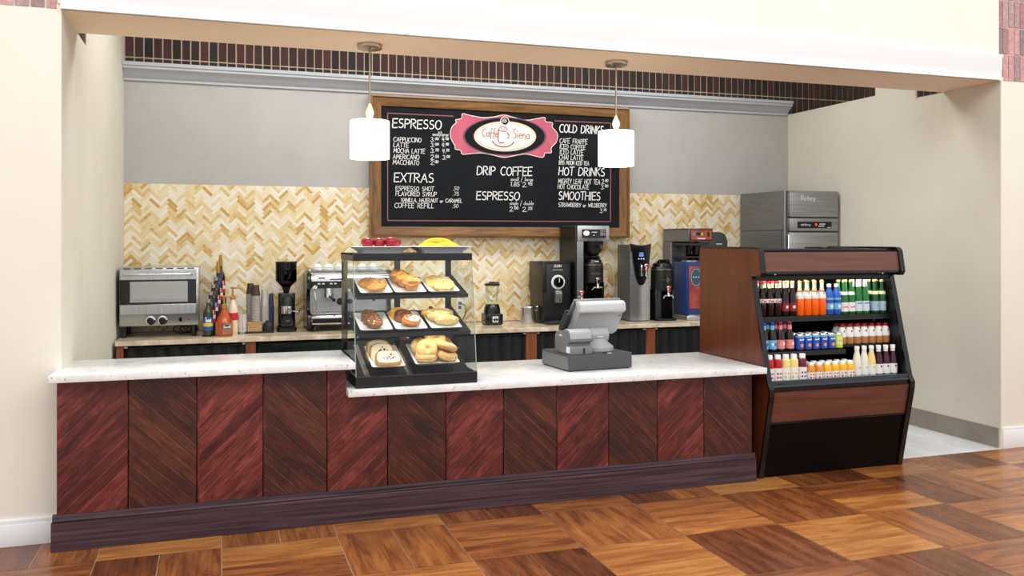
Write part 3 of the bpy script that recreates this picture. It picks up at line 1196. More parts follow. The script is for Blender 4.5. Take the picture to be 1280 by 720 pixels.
b = thing('plastic_cup_stack', 'short stack of clear plastic cups at the left of the black cup tray', 'cups', (.998, 2.475, .851))
mb = MB()
nested(mb, .046, .040, 0, .10, 6, .010)
mb.build('cups', M['clear_plastic'], b)
b = thing('plastic_cup_stack', 'tall stack of clear plastic cups between the paper cups and the grinder', 'cups', (1.180, 2.556, .851))
mb = MB()
nested(mb, .036, .026, 0, .13, 18, .0125)
mb.build('cups', M['clear_plastic'], b)
b = thing('plastic_cup_stack', 'dark blue printed cup stack just left of the black coffee grinder', 'cups', (1.234, 2.575, .851))
mb = MB()
nested(mb, .022, .018, 0, .12, 14, .0145)
mb.build('cups', mat('blue_printed_cup', (44, 56, 92), .3), b)
ordn = ['lowest', 'second', 'third', 'fourth', 'fifth', 'sixth', 'seventh', 'eighth', 'ninth', 'tenth', 'eleventh', 'topmost']
for (cx, cy, n, st, r, nm) in ((1.068, 2.55, 12, .0285, .034, 'left'), (1.106, 2.475, 10, .0235, .035, 'right')):
    z0 = .851 if nm == 'left' else .942
    for k in range(n):
        top = (k == n - 1)
        od = 'topmost' if top else ordn[k]
        c = thing('paper_cup', '%s upside-down paper cup, %s in the %s of two tall cup stacks' % ('brown' if top else 'grey', od if (top or k == 0) else od + ' from the bottom', nm), 'cup', (cx, cy, z0 + k * st), 0, 'paper cups in the two tall stacks')
        mb = MB()
        h = .085 if top else st + .004
        mb.lathe([(r + .0015, 0), (r + .002, .004), (r, .005), (r - .002 if not top else r - .009, h), (0, h)], 0, 0, 0, 20)
        mb.build('cup_wall', M['brown_cup'] if top else M['paper_cup'], c)
b = thing('sleeve_stack', 'stack of tan cardboard cup sleeves on the black cup tray', 'cup sleeves', (1.098, 2.463, .851))
mb = MB()
for k in range(6):
    mb.box(-.058, .054 + .003 * (k % 2), -.03, .03, k * .0145, k * .0145 + .012, .002, 1)
mb.build('sleeves', noisy('tan_card', (196, 168, 118), (170, 138, 90), (4, 4, 60), .8), b)
b = thing('lid_canister', 'small round black canister at the right end of the cup tray', 'canister', (1.204, 2.470, .851))
mb = MB()
mb.lathe([(0, 0), (.040, 0), (.042, .005), (.042, .058), (.036, .072), (.022, .082), (.020, .094), (0, .095)], 0, 0, 0, 24)
mb.build('body', M['black_matte'], b)
mb = MB()
mb.tube([(-.028, -.032, .01), (-.03, -.036, .05), (-.014, -.048, .066), (.006, -.046, .05)], .003, 6)
mb.build('bail', M['char'], b)

# ------------------------------------------------------------------ coffee grinder with hopper
gd = thing('coffee_grinder', 'black espresso grinder with a bean hopper beside the paper cups', 'coffee grinder', (1.355, 2.55, .845))
O = gd.location
mb = MB(O)
mb.prism(rrect(1.275, 1.435, 2.455, 2.68, .03), 'z', .850, .885, .004, 1)
mb.prism(rrect(1.287, 1.425, 2.475, 2.66, .035), 'z', .885, 1.165, .006, 2)
mb.build('body', M['black_gloss'], gd)
mb = MB(O)
mb.lathe([(.050, 0), (.050, .13), (.044, .145), (0, .146)], 1.355, 2.475, .99, 24)
mb.build('doser', M['black'], gd)
mb = MB(O)
mb.lathe([(.0508, 0), (.0508, .062)], 1.355, 2.475, 1.0, 24)
mb.lathe([(.012, 0), (.012, -.01), (0, -.011)], 1.375, 2.427, 1.045, 12, 'y')
mb.tube([(1.40, 2.44, 1.02), (1.425, 2.43, 1.015), (1.44, 2.425, 1.01)], .005, 8)
mb.build('doser_band', M['chrome'], gd)
mb = MB(O)
mb.box(1.318, 1.392, 2.452, 2.476, .915, .985, .003, 1)
mb.m(1).box(1.338, 1.372, 2.450, 2.453, .935, .945)
mb.m(1).box(1.285, 1.297, 2.4735, 2.476, .905, .920)
mb.build('front_plate', [M['black'], M['chrome']], gd)
mb = MB(O)
mb.lathe([(.022, 1.165), (.024, 1.195), (.045, 1.225), (.084, 1.265), (.086, 1.272), (.086, 1.42), (.083, 1.422), (.083, 1.274), (.044, 1.232)], 1.355, 2.555, 0, 28)
hop = glass('smoked_hopper', (110, 110, 112), .12)
h = mb.build('hopper', hop, gd)
mb = MB(O)
mb.lathe([(.021, 1.168), (.043, 1.232), (.082, 1.272), (.082, 1.322), (0, 1.334)], 1.355, 2.555, 0, 24)
mb.build('beans', noisy('coffee_beans', (34, 24, 18), (14, 10, 8), (90, 90, 90), .4, bump=.6), h)
mb = MB(O)
mb.lathe([(.089, 1.420), (.089, 1.428), (.0, 1.430)], 1.355, 2.555, 0, 28)
mb.build('hopper_lid', M['black'], gd)

# ------------------------------------------------------------------ espresso machine
em = thing('espresso_machine', 'chrome two-group espresso machine on the back counter behind the pastry case', 'espresso machine', (1.875, 2.58, .845))
O = em.location
prof = [(2.80, .885), (2.80, 1.335), (2.52, 1.355), (2.41, 1.335), (2.392, 1.27), (2.43, 1.20), (2.50, 1.16), (2.50, 1.02), (2.40, .985), (2.385, .90), (2.41, .875)]
for x0, x1 in ((1.515, 1.545), (2.20, 2.23)):
    mb = MB(O)
    mb.prism(prof, 'x', x0, x1, .006, 2)
    mb.build('side_panel', M['black_gloss'], em)
mb = MB(O)
mb.box(1.545, 2.20, 2.54, 2.79, .89, 1.335)
mb.build('body', M['steel'], em)
mb = MB(O)
mb.prism([(2.54, 1.335), (2.43, 1.330), (2.405, 1.315), (2.398, 1.262), (2.54, 1.262)], 'x', 1.545, 2.20, .004, 1)
mb.m(1).box(1.60, 1.66, 2.3965, 2.402, 1.288, 1.30)
mb.m(2).box(1.70, 1.95, 2.3965, 2.402, 1.275, 1.287)
mb.build('hood', [M['chrome'], M['black'], M['char']], em)
mb = MB(O)
mb.box(1.545, 2.20, 2.43, 2.54, 1.205, 1.262, .003, 1)
mb.m(1)
for x in (1.60, 1.635, 1.70, 1.735, 1.90, 1.935, 2.02, 2.055, 2.09):
    mb.box(x, x + .024, 2.426, 2.431, 1.236, 1.25, .001, 1)
mb.build('control_strip', [M['black'], M['white']], em)
for x in (1.70, 2.03):
    mb = MB(O)
    mb.lathe([(.036, 1.205), (.036, 1.16), (.042, 1.158), (.042, 1.128), (.03, 1.12), (0, 1.12)], x, 2.47, 0, 20)
    gh = mb.build('group_head', M['chrome'], em)
    mb = MB(O)
    mb.tube([(x, 2.44, 1.138), (x + .012, 2.36, 1.125), (x + .02, 2.30, 1.112)], [.010, .012, .015], 10)
    mb.build('portafilter_handle', M['black'], gh)
for x in (1.578, 2.168):
    mb = MB(O)
    mb.tube([(x, 2.45, 1.215), (x, 2.42, 1.18), (x + .004, 2.41, 1.10), (x + .01, 2.42, 1.02)], .006, 8)
    mb.lathe([(.018, 0), (.018, -.03), (0, -.031)], x, 2.43, 1.215, 14, 'y')
    mb.build('steam_wand', M['chrome'], em)
for x in (1.80, 1.885):
    mb = MB(O)
    r0 = .030 if x < 1.85 else .022
    mb.m(0).lathe([(r0, 0), (r0, -.012), (r0 * .8, -.013)], x, 2.54, 1.085, 22, 'y')
    mb.m(1).lathe([(r0 * .8, -.0105), (0, -.0115)], x, 2.54, 1.085, 22, 'y')
    mb.m(0).box(x - .002, x + .002, 2.524, 2.529, 1.085, 1.085 + r0 * .6)
    mb.build('pressure_gauge', [M['black'], M['white']], em)
mb = MB(O)
mb.box(1.548, 2.197, 2.40, 2.54, .985, 1.0, .003, 1)
mb.m(1)
for i in range(26):
    mb.box(1.562 + i * .0242, 1.574 + i * .0242, 2.415, 2.53, 1.0, 1.003)
mb.build('drip_tray', [M['steel'], M['black']], em)
mb = MB(O)
mb.prism([(2.54, .985), (2.395, .98), (2.385, .965), (2.392, .905), (2.54, .895)], 'x', 1.548, 2.197, .004, 1)
mb.build('front_panel', M['chrome'], em)
for x in (1.58, 2.16):
    for y in (2.44, 2.75):
        MB(O).lathe([(.018, .895), (.024, .87), (.024, .845)], x, y, 0, 14).build('leg', M['black'], em)
mb = MB(O)
mb.tube([(1.54, 2.46, 1.350), (1.54, 2.46, 1.378), (2.205, 2.46, 1.378), (2.205, 2.46, 1.350)], .004, 8)
mb.tube([(1.54, 2.46, 1.378), (1.54, 2.78, 1.378), (2.205, 2.78, 1.378), (2.205, 2.46, 1.378)], .004, 8)
mb.build('cup_rail', M['chrome'], em)
cpx = [1.61, 1.705, 1.80, 1.895, 1.99, 2.085]
for i, x in enumerate(cpx):
    c = thing('espresso_cup', 'white upside-down cup on the espresso machine, %s from the left' % ['first', 'second', 'third', 'fourth', 'fifth', 'sixth'][i], 'cup', (x, 2.56, 1.3545), 0, 'cups on the espresso machine')
    mb = MB()
    mb.lathe([(.041, 0), (.042, .004), (.038, .025), (.027, .046), (.022, .048), (.022, .053), (0, .053)], 0, 0, 0, 22)
    mb.build('cup_bowl', M['porcelain'], c)
    mb = MB()
    mb.tube([(.036, 0, .028), (.052, 0, .030), (.056, 0, .018), (.041, 0, .010)], .0038, 8)
    mb.build('handle', M['porcelain'], c)
mb = MB()
mb.org = Vector((1.72, 2.68, 1.355))
mb.box(1.56, 2.19, 2.63, 2.76, 1.338, 1.3535)
mb.build('cup_shelf', M['steel'], em).location = mb.org - em.location

# ------------------------------------------------------------------ blender
bl = thing('blender', 'black bar blender with a clear jar on the back counter right of the pastry case', 'blender', (3.167, 2.56, .845))
mb = MB()
mb.prism(rrect(-.085, .085, -.085, .085, .03), 'z', .006, .10, .006, 2)
mb.lathe([(.078, .10), (.072, .15), (.060, .185), (0, .187)], 0, 0, 0, 26)
mb.build('motor_base', M['black_gloss'], bl)
mb = MB()
mb.m(0).box(-.022, .030, -.090, -.084, .024, .078, .001, 1)
mb.m(1).lathe([(.011, 0), (.011, -.004), (0, -.005)], -.006, -.090, .05, 12, 'y')
mb.m(1).lathe([(.011, 0), (.011, -.004), (0, -.005)], .016, -.090, .05, 12, 'y')
mb.m(1).box(-.014, .022, -.0915, -.0895, .066, .071)
mb.m(1).box(-.014, .022, -.0915, -.0895, .029, .034)
mb.build('control_plate', [M['white'], M['black']], bl)
mb = MB()
mb.lathe([(.042, .187), (.050, .20), (.066, .355), (.064, .355), (.048, .204), (0, .203)], 0, 0, 0, 26)
j = mb.build('jar', M['glass'], bl)
mb = MB()
mb.tube([(.060, 0, .33), (.088, 0, .325), (.092, 0, .28), (.080, 0, .24), (.055, 0, .23)], .008, 8)
mb.build('jar_handle', M['glass'], j)
mb = MB()
mb.tube([(-.022, 0, .222), (0, 0, .210), (.022, 0, .222)], .004, 6)
mb.build('blade', M['chrome'], j)
mb = MB()
mb.lathe([(.070, .352), (.070, .368), (.055, .374), (.030, .376), (.028, .386), (0, .387)], 0, 0, 0, 24)
mb.box(.0, .07, -.012, .012, .374, .382, .003, 1)
mb.build('lid', M['black'], bl)
for sx, sy in ((-1, -1), (-1, 1), (1, -1), (1, 1)):
    MB().lathe([(.012, 0), (.012, .007)], sx * .06, sy * .06, 0, 10).build('leg', M['black_matte'], bl)

cn = thing('storage_canister', 'round stainless steel canister with a clamp lid beside the blender', 'canister', (3.512, 2.56, .845))
MB().lathe([(0, 0), (.068, 0), (.070, .004), (.070, .145), (0, .146)], 0, 0, 0, 28).build('body', M['steel'], cn)
mb = MB()
mb.lathe([(.073, .143), (.076, .150), (.073, .158), (.05, .163), (.012, .165), (.012, .175), (0, .176)], 0, 0, 0, 28)
mb.build('lid', M['chrome'], cn)
mb = MB()
mb.tube([(.072, -.02, .150), (.088, -.025, .152), (.090, -.025, .13), (.074, -.02, .11)], .003, 6)
mb.build('clamp', M['chrome'], cn)
mb = MB()
mb.tube([(-.072, -.02, .150), (-.086, -.02, .152), (-.084, -.02, .135)], .003, 6)
mb.build('clamp', M['chrome'], cn)

# ------------------------------------------------------------------ bulk coffee grinder
bg = thing('bulk_coffee_grinder', 'squat black bulk coffee grinder with a round dial left of the tall brewer', 'coffee grinder', (3.742, 2.55, .845))
O = bg.location
mb = MB(O)
mb.box(3.605, 3.882, 2.42, 2.76, .875, 1.398, .008, 2)
mb.box(3.597, 3.640, 2.41, 2.765, 1.13, 1.404, .006, 2)
mb.build('body', M['black'], bg)
mb = MB(O)
mb.box(3.600, 3.886, 2.41, 2.77, 1.398, 1.410, .004, 1)
mb.build('lid', M['black_matte'], bg)
mb = MB(O)
mb.box(3.612, 3.885, 2.32, 2.76, .845, .876, .006, 2)
mb.box(3.66, 3.85, 2.33, 2.42, .876, .882, .003, 1)
mb.build('foot_tray', M['black'], bg)
mb = MB(O)
mb.m(0).lathe([(.066, 0), (.066, -.008), (.060, -.012)], 3.752, 2.42, 1.225, 30, 'y')
mb.m(1).lathe([(.050, -.010), (.044, -.034), (0, -.036)], 3.752, 2.42, 1.225, 30, 'y')
mb.m(0).box(3.749, 3.755, 2.383, 2.386, 1.225, 1.262)
for k in range(7):
    a = R(30 + k * 20)
    mb.m(1).lathe([(.004, -.0125), (0, -.0135)], 3.752 + .057 * math.cos(a), 2.42, 1.225 + .057 * math.sin(a), 6, 'y')
mb.build('dial', [M['white'], M['black_gloss']], bg)
mb = MB(O)
mb.prism([(2.42, 1.155), (2.385, 1.15), (2.372, 1.12), (2.380, 1.04), (2.42, 1.03)], 'x', 3.715, 3.778, .003, 1)
mb.m(1).lathe([(.010, 0), (.010, -.004), (0, -.005)], 3.747, 2.378, 1.06, 12, 'y')
mb.build('chute', [M['grey_side'], M['chrome']], bg)
mb = MB(O)
write(mb, 'BUNN', .022, .07, .004, lambda u, v: (3.715 + u, 2.4185, 1.362 + v), 5)
mb.box(3.70, 3.80, 2.4175, 2.4195, 1.335, 1.338)
mb.build('nameplate', M['chalk'], bg)

# ------------------------------------------------------------------ tall coffee brewer
br = thing('coffee_brewer', 'tall black and stainless coffee brewer standing under the corner of the menu board', 'coffee brewer', (4.08, 2.55, .845))
O = br.location
mb = MB(O)
mb.box(3.905, 3.922, 2.37, 2.76, .86, 1.735, .003, 1)
mb.box(3.92, 4.236, 2.60, 2.76, .86, 1.60)
mb.m(1)
for i in range(5):
    for k in range(3):
        mb.box(3.9035, 3.906, 2.44 + i * .06, 2.475 + i * .06, 1.62 + k * .035, 1.630 + k * .035)
mb.build('rear_body', [M['black'], M['black_gloss']], br)
mb = MB(O)
mb.box(3.921, 3.985, 2.372, 2.60, .875, 1.60, .002, 1)
mb.build('column', M['steel'], br)
mb = MB(O)
mb.box(3.921, 4.240, 2.362, 2.76, 1.598, 1.742, .004, 2)
mb.build('hood', M['steel_h'], br)
mb = MB(O)
mb.m(0).box(3.965, 4.205, 2.3575, 2.363, 1.628, 1.708, .002, 1)
mb.m(1).poly([(x, 2.3568, z) for x, z in arc(4.008, 1.672, .032, .024, 0, 345, 20)])
mb.box(4.06, 4.115, 2.356, 2.3580, 1.678, 1.684)
for k in range(3):
    mb.box(4.145, 4.18, 2.356, 2.3580, 1.690 - k * .018, 1.694 - k * .018)
    mb.lathe([(.004, 0), (0, -.002)], 4.19, 2.357, 1.692 - k * .018, 8, 'y')
mb.box(4.075, 4.09, 2.356, 2.3580, 1.650, 1.656)
mb.build('control_panel', [M['black_gloss'], M['white']], br)
mb = MB(O)
mb.lathe([(.098, 1.598), (.092, 1.52), (.055, 1.475), (.022, 1.455), (.020, 1.44), (0, 1.44)], 4.125, 2.48, 0, 26)
mb.tube([(4.13, 2.39, 1.56), (4.14, 2.33, 1.555), (4.14, 2.31, 1.52)], [.016, .014, .010], 10)
mb.build('filter_funnel', M['black'], br)
mb = MB(O)
mb.m(0).tube([(3.95, 2.372, 1.09), (3.95, 2.335, 1.09), (3.95, 2.322, 1.06), (3.95, 2.322, 1.00)], .010, 10)
mb.m(1).box(3.928, 3.972, 2.318, 2.344, 1.125, 1.145, .004, 1)
mb.m(1).box(3.941, 3.959, 2.318, 2.336, 1.09, 1.128, .004, 1)
mb.build('hot_water_faucet', [M['chrome'], M['red']], br)
mb = MB(O)
mb.box(3.905, 4.240, 2.34, 2.76, .845, .878, .004, 1)
mb.build('base', M['black'], br)


def server(name, label, cx, cy, z0, r, h, red):
    s = thing(name, label, 'coffee server', (cx, cy, z0))
    mb = MB()
    mb.lathe([(r * .99, h * .50), (r, h * .52), (r, h * .84), (r * .99, h * .86), (r * .86, h * .90), (0, h * .90)], 0, 0, 0, 30)
    mb.build('tank', M['black'], s)
    mb = MB()
    mb.lathe([(r * 1.01, h * .845), (r * 1.01, h * .855)], 0, 0, 0, 30)
    mb.build('trim_ring', M['nickel'], s)
    mb = MB()
    mb.lathe([(r * .86, h * .89), (r * .80, h * .95), (r * .4, h * .985), (0, h * .985)], 0, 0, 0, 26)
    mb.tube([(-r * .62, -r * .2, h * .94), (-r * .45, -r * .35, h), (r * .45, -r * .35, h), (r * .62, -r * .2, h * .94)], .011, 8)
    mb.m(1).box(-r * .25, r * .25, -r * .93, -r * .62, h * .90, h * .935, .004, 1)
    mb.build('lid', [M['black_gloss'], M['char'] if red else M['white']], s)
    mb = MB()
    for sx in (-1, 1):
        mb.box(sx * r * .82 - .012, sx * r * .82 + .012, -r * .55, r * .6, 0, h * .52, .004, 1)
    mb.box(-r * .9, r * .9, -r * 1.0, r * .8, 0, .022, .006, 2)
    mb.box(-r * .9, r * .9, r * .5, r * .62, .02, h * .52)
    mb.build('stand', M['black_gloss'], s)
    mb = MB()
    z = h * .46
    mb.m(0).tube([(0, -r * .9, z), (0, -r * 1.2, z), (0, -r * 1.3, z - .03)], .013, 10)
    mb.m(0).tube([(-.05, -r * 1.14, z - .045), (-.04, -r * 1.2, z - .02), (.04, -r * 1.2, z - .02), (.05, -r * 1.14, z - .045)], .008, 8)
    mb.m(1).box(-.016, .016, -r * 1.34, -r * 1.12, z + .012, z + .055, .005, 1)
    mb.m(1).box(-.024, .024, -r * 1.38, -r * 1.2, z + .05, z + .068, .005, 1)
    mb.build('faucet', [M['chrome'], M['red'] if red else M['black_gloss']], s)
    # printed crest on the tank
    rr = r + .0012
    pl = lambda u, v: (rr * math.sin(u / rr), -rr * math.cos(u / rr), h * .68 + v)
    mb = MB()
    for k in range(8):
        a = k * PI / 4
        l = .030 if k % 2 == 0 else .018
        mb.ribbon([(math.cos(a) * .006, math.sin(a) * .006), (math.cos(a) * l, math.sin(a) * l)], .0028, pl)
    mb.ribbon(arc(0, 0, .014, .014, 0, 360, 16), .0025, pl)
    mb.ribbon([(-.052, 0), (-.034, .004)], .003, pl)
    mb.ribbon([(.034, .004), (.052, 0)], .003, pl)
    mb.build('crest_print', M['nickel'], s)
    return s


sd = thing('server_stand', 'black stand lifting the coffee server inside the tall brewer', 'stand', (4.125, 2.48, .878))
mb = MB(sd.location)
mb.box(4.03, 4.225, 2.40, 2.58, .879, .975, .006, 1)
mb.build('riser', M['black'], sd)
server('coffee_server', 'black thermal coffee server standing inside the tall brewer', 4.125, 2.48, .976, .098, .475, False)

# ------------------------------------------------------------------ hot water dispenser
hw = thing('hot_water_dispenser', 'slim stainless hot water dispenser with a black curved face and red lever', 'water dispenser', (4.578, 2.54, .845))
O = hw.location
mb = MB(O)
mb.box(4.478, 4.684, 2.42, 2.69, .850, 1.565, .006, 2)
mb.build('body', M['grey_side'], hw)
mb = MB(O)
mb.prism([(4.480, 2.42), (4.480, 2.408), (4.53, 2.398), (4.58, 2.395), (4.63, 2.398), (4.682, 2.408), (4.682, 2.42)], 'z', .853, 1.50)
mb.build('front_panel', M['steel'], hw)
pts = []
for i in range(21):
    u = -1 + i / 10
    pts.append((4.581 + u * .098, 1.185 + .345 * abs(u) ** 2.6))
pts += [(4.682, 1.575), (4.63, 1.560), (4.581, 1.555), (4.53, 1.560), (4.480, 1.575)]
mb = MB(O)
mb.prism(pts, 'y', 2.384, 2.425)
mb.m(1).box(4.556, 4.602, 2.3815, 2.385, 1.455, 1.478)
mb.m(2).box(4.56, 4.60, 2.3822, 2.385, 1.486, 1.490)
for x in (4.553, 4.579, 4.605):
    mb.m(2).lathe([(.008, 0), (.006, -.003), (0, -.004)], x, 2.384, 1.432, 12, 'y')
mb.build('control_face', [M['black_gloss'], mat('blue_display', (60, 90, 190), .3, emit=(90, 120, 235), estr=1.2), M['white']], hw)
mb = MB(O)
mb.m(0).box(4.570, 4.592, 2.365, 2.386, 1.27, 1.375, .004, 1)
mb.m(0).tube([(4.612, 2.386, 1.335), (4.612, 2.35, 1.335), (4.612, 2.34, 1.30), (4.612, 2.34, 1.25)], .011, 10)
mb.m(1).box(4.590, 4.636, 2.328, 2.352, 1.355, 1.385, .005, 1)
mb.m(1).box(4.602, 4.624, 2.328, 2.350, 1.30, 1.36, .005, 1)
mb.build('faucet', [M['chrome'], M['red']], hw)
for sx in (4.50, 4.66):
    for sy in (2.44, 2.66):
        MB(O).cyl(sx, sy, .845, .852, .014, None, 10).build('leg', M['black'], hw)

server('coffee_server', 'black thermal coffee server with a red faucet on the back counter', 4.832, 2.45, .845, .108, .57, True)

cd = []
for k in range(40):
    a = R(200 - k * 6.2)
    cd.append((4.42 + .075 * math.cos(a) * (1 if k < 28 else 1.0), 2.80, 1.20 + .19 * math.sin(a)))
mb = MB((4.42, 2.80, 1.0))
mb.tube(cd, .008, 8)
tag(mb.build('power_cord', mat('cream_cord', (244, 232, 204), .5)), 'cream cord looping against the tiles beside the hot water dispenser', 'cord')

# ------------------------------------------------------------------ tea brewer and tea dispenser
tb = thing('tea_brewer', 'steel tea brewer with an orange-red control panel beside the drinks cooler', 'tea brewer', (5.15, 2.55, .845))
O = tb.location
mb = MB(O)
mb.box(5.035, 5.29, 2.30, 2.80, 1.595, 1.712, .004, 1)
mb.m(1).box(5.030, 5.295, 2.295, 2.81, 1.712, 1.720, .002, 1)
mb.build('head', [M['grey_side'], M['black']], tb)
mb = MB(O)
mb.box(5.035, 5.29, 2.64, 2.81, .885, 1.595, .004, 1)
mb.build('column', M['grey_side'], tb)
mb = MB(O)
mb.box(5.030, 5.30, 2.32, 2.81, .845, .885, .005, 1)
mb.build('base', M['steel'], tb)
mb = MB(O)
mb.m(1).box(5.038, 5.288, 2.290, 2.301, 1.600, 1.712, .003, 1)
mb.m(0).box(5.052, 5.276, 2.284, 2.292, 1.612, 1.700, .003, 1)
mb.m(1).box(5.105, 5.15, 2.280, 2.286, 1.655, 1.682)
mb.m(1).box(5.225, 5.247, 2.280, 2.286, 1.642, 1.688)
mb.m(2).box(5.07, 5.096, 2.281, 2.286, 1.655, 1.676)
mb.m(3).box(5.158, 5.178, 2.281, 2.286, 1.655, 1.678)
mb.m(4).box(5.12, 5.20, 2.281, 2.286, 1.618, 1.628)
mb.build('control_panel', [noisy('copper_panel', (178, 92, 62), (140, 62, 42), (9, 9, 9), .35), M['black'], mat('blue_sticker', (80, 150, 200), .4), mat('yellow_sticker', (230, 190, 50), .4), M['white']], tb)
mb = MB(O)
mb.m(0).lathe([(.088, 1.56), (.075, 1.47), (.05, 1.45), (0, 1.45)], 5.165, 2.46, 0, 24)
mb.m(1).box(5.06, 5.285, 2.33, 2.62, 1.555, 1.585, .004, 1)
mb.m(1).box(5.05, 5.285, 2.34, 2.64, 1.440, 1.452, .002, 1)
mb.m(0).tube([(5.10, 2.40, 1.51), (5.09, 2.34, 1.51)], .012, 8)
mb.build('brew_funnel', [M['black_gloss'], M['char']], tb)

td = thing('tea_dispenser', 'blue sided iced tea dispenser with a red printed front beside the drinks cooler', 'tea dispenser', (5.145, 2.45, .885))
O = td.location
mb = MB(O)
mb.prism(rrect(5.040, 5.262, 2.345, 2.60, .02), 'z', .895, 1.40, .004, 1)
mb.build('tank', noisy('blue_tank', (30, 66, 132), (22, 48, 104), (4, 4, 2), .25), td)
mb = MB(O)
mb.box(5.062, 5.250, 2.338, 2.346, .955, 1.36, .002, 1)
mb.m(1).poly([(x, 2.3368, z) for x, z in arc(5.135, 1.255, .058, .088, 0, 345, 24)])
mb.m(2)
mb.ribbon(arc(5.135, 1.255, .052, .080, 0, 360, 24), .004, lambda u, v: (u, 2.3360, v))
for dx in (-.026, 0, .026):
    mb.box(5.128 + dx, 5.140 + dx, 2.3355, 2.3368, 1.25, 1.262)
mb.build('printed_front', [noisy('rust_print', (186, 82, 62), (130, 52, 48), (9, 9, 7), .4), mat('slate_oval', (48, 82, 108), .4), mat('pale_print', (190, 200, 205), .5)], td)
mb = MB(O)
mb.lathe([(.085, 1.40), (.085, 1.415), (.03, 1.425), (.02, 1.44), (0, 1.44)], 5.15, 2.47, 0, 24)
mb.build('lid', M['steel'], td)
mb = MB(O)
mb.tube([(5.20, 2.34, 1.07), (5.20, 2.29, 1.07), (5.20, 2.28, 1.03)], .014, 10)
mb.box(5.183, 5.217, 2.27, 2.30, 1.085, 1.125, .005, 1)
mb.build('faucet', M['black'], td)
mb = MB(O)
mb.box(5.055, 5.255, 2.34, 2.60, .886, .895, .002, 1)
mb.build('foot', M['steel'], td)

# wall dispenser behind the tea brewer
dp = thing('paper_dispenser', 'dark grey rounded wall dispenser partly hidden behind the tea brewer', 'dispenser', (5.50, 2.72, 1.35))
O = dp.location
mb = MB(O)
mb.prism([(5.33, 1.36), (5.66, 1.36), (5.66, 1.60)] + arc(5.57, 1.60, .09, .09, 0, 90, 8)[1:] + [(5.33, 1.69)], 'y', 2.62, YB - .008, .012, 3)
mb.build('cover', mat('smoke_cover', (74, 74, 74), .22), dp)
mb = MB(O)
mb.box(5.53, 5.60, 2.616, 2.62, 1.566, 1.574, .002, 1)
mb.build('badge', M['white'], dp)

# outlets on the tile
for k, (x, z, lb) in enumerate(((2.935, 1.005, 'white wall outlet with a cord plugged in, seen through the pastry case'),)):
    ot = thing('wall_outlet', lb, 'outlet', (x, YB - .008, z))
    O = ot.location
    MB(O).box(x - .036, x + .036, YB - .014, YB - .008, z - .058, z + .058, .002, 1).build('plate', M['white'], ot)
    mb = MB(O)
    for dz in (-.02, .02):
        mb.box(x - .014, x + .014, YB - .016, YB - .013, z + dz - .013, z + dz + .013, .001, 1)
    mb.build('socket', M['char'], ot)
    mb = MB(O)
    mb.box(x - .012, x + .012, YB - .04, YB - .016, z + .01, z + .03, .003, 1)
    mb.tube([(x, YB - .04, z + .02), (x + .04, YB - .06, z - .0), (x + .05, YB - .06, z - .06), (x + .03, YB - .05, z - .11), (x, YB - .06, z - .155)], .005, 8)
    mb.build('cord', M['cordmat'], ot)

# ------------------------------------------------------------------ upright refrigerator
fr = thing('upright_refrigerator', 'tall grey stainless refrigerator standing behind the drinks cooler', 'refrigerator', (6.22, 2.42, 0))
O = fr.location
M['fridge'] = noisy('fridge_steel', (168, 169, 172), (148, 149, 153), (2, 2, 40), .32, metal=.85)
MB(O).box(5.925, 6.502, 2.05, 2.80, .10, 2.083, .006, 1).build('cabinet', M['grey_side'], fr)
mb = MB(O)
mb.box(5.9235, 5.9250, 2.06, 2.79, 1.70, 1.704)
mb.box(5.9235, 5.9250, 2.10, 2.104, .15, 1.70)
mb.build('side_seam', M['black'], fr)
MB(O).box(5.945, 6.502, 2.0, 2.05, 1.828, 2.080, .01, 2).build('top_panel', M['fridge'], fr)
mb = MB(O)
write(mb, 'Victory', .045, .17, .006, lambda u, v: (6.06 + u, 1.9985, 1.99 + v), 12, .2)
mb.build('script_badge', M['white'], fr)
MB(O).box(5.945, 6.502, 2.0, 2.05, 1.695, 1.818, .008, 2).build('control_fascia', M['fridge'], fr)
mb = MB(O)
mb.m(0).box(6.03, 6.42, 1.996, 2.001, 1.722, 1.785, .002, 1)
mb.m(1)
write(mb, 'victory', .022, .11, .004, lambda u, v: (6.065 + u, 1.9952, 1.748 + v), 4)
mb.m(2).lathe([(.013, 0), (0, -.003)], 6.24, 1.996, 1.757, 14, 'y')
mb.m(1)
for i in range(4):
    for j2 in range(2):
        mb.box(6.28 + i * .017 - j2 * .01, 6.291 + i * .017 - j2 * .01, 1.9945, 1.9965, 1.758 - j2 * .02, 1.768 - j2 * .02)
mb.box(6.37, 6.41, 1.9945, 1.9965, 1.728, 1.733)
mb.build('display', [M['black_gloss'], M['white'], mat('red_led', (220, 30, 30), .4, emit=(255, 40, 40), estr=1.0)], fr)
d = MB(O).box(5.945, 6.502, 2.0, 2.05, .14, 1.685, .012, 2).build('door', M['fridge'], fr)
mb = MB(O)
mb.box(5.928, 5.944, 1.995, 2.045, 1.0, 1.66, .004, 1)
mb.build('edge_pull', M['chrome'], d)
mb = MB(O)
mb.box(6.502, 6.528, 2.02, 2.06, 1.49, 1.57, .004, 1)
mb.build('hinge', M['grey_side'], fr)
for sx in (5.97, 6.47):
    for sy in (2.08, 2.76):
        MB(O).cyl(sx, sy, 0, .10, .022, None, 12).build('leg', M['chrome'], fr)

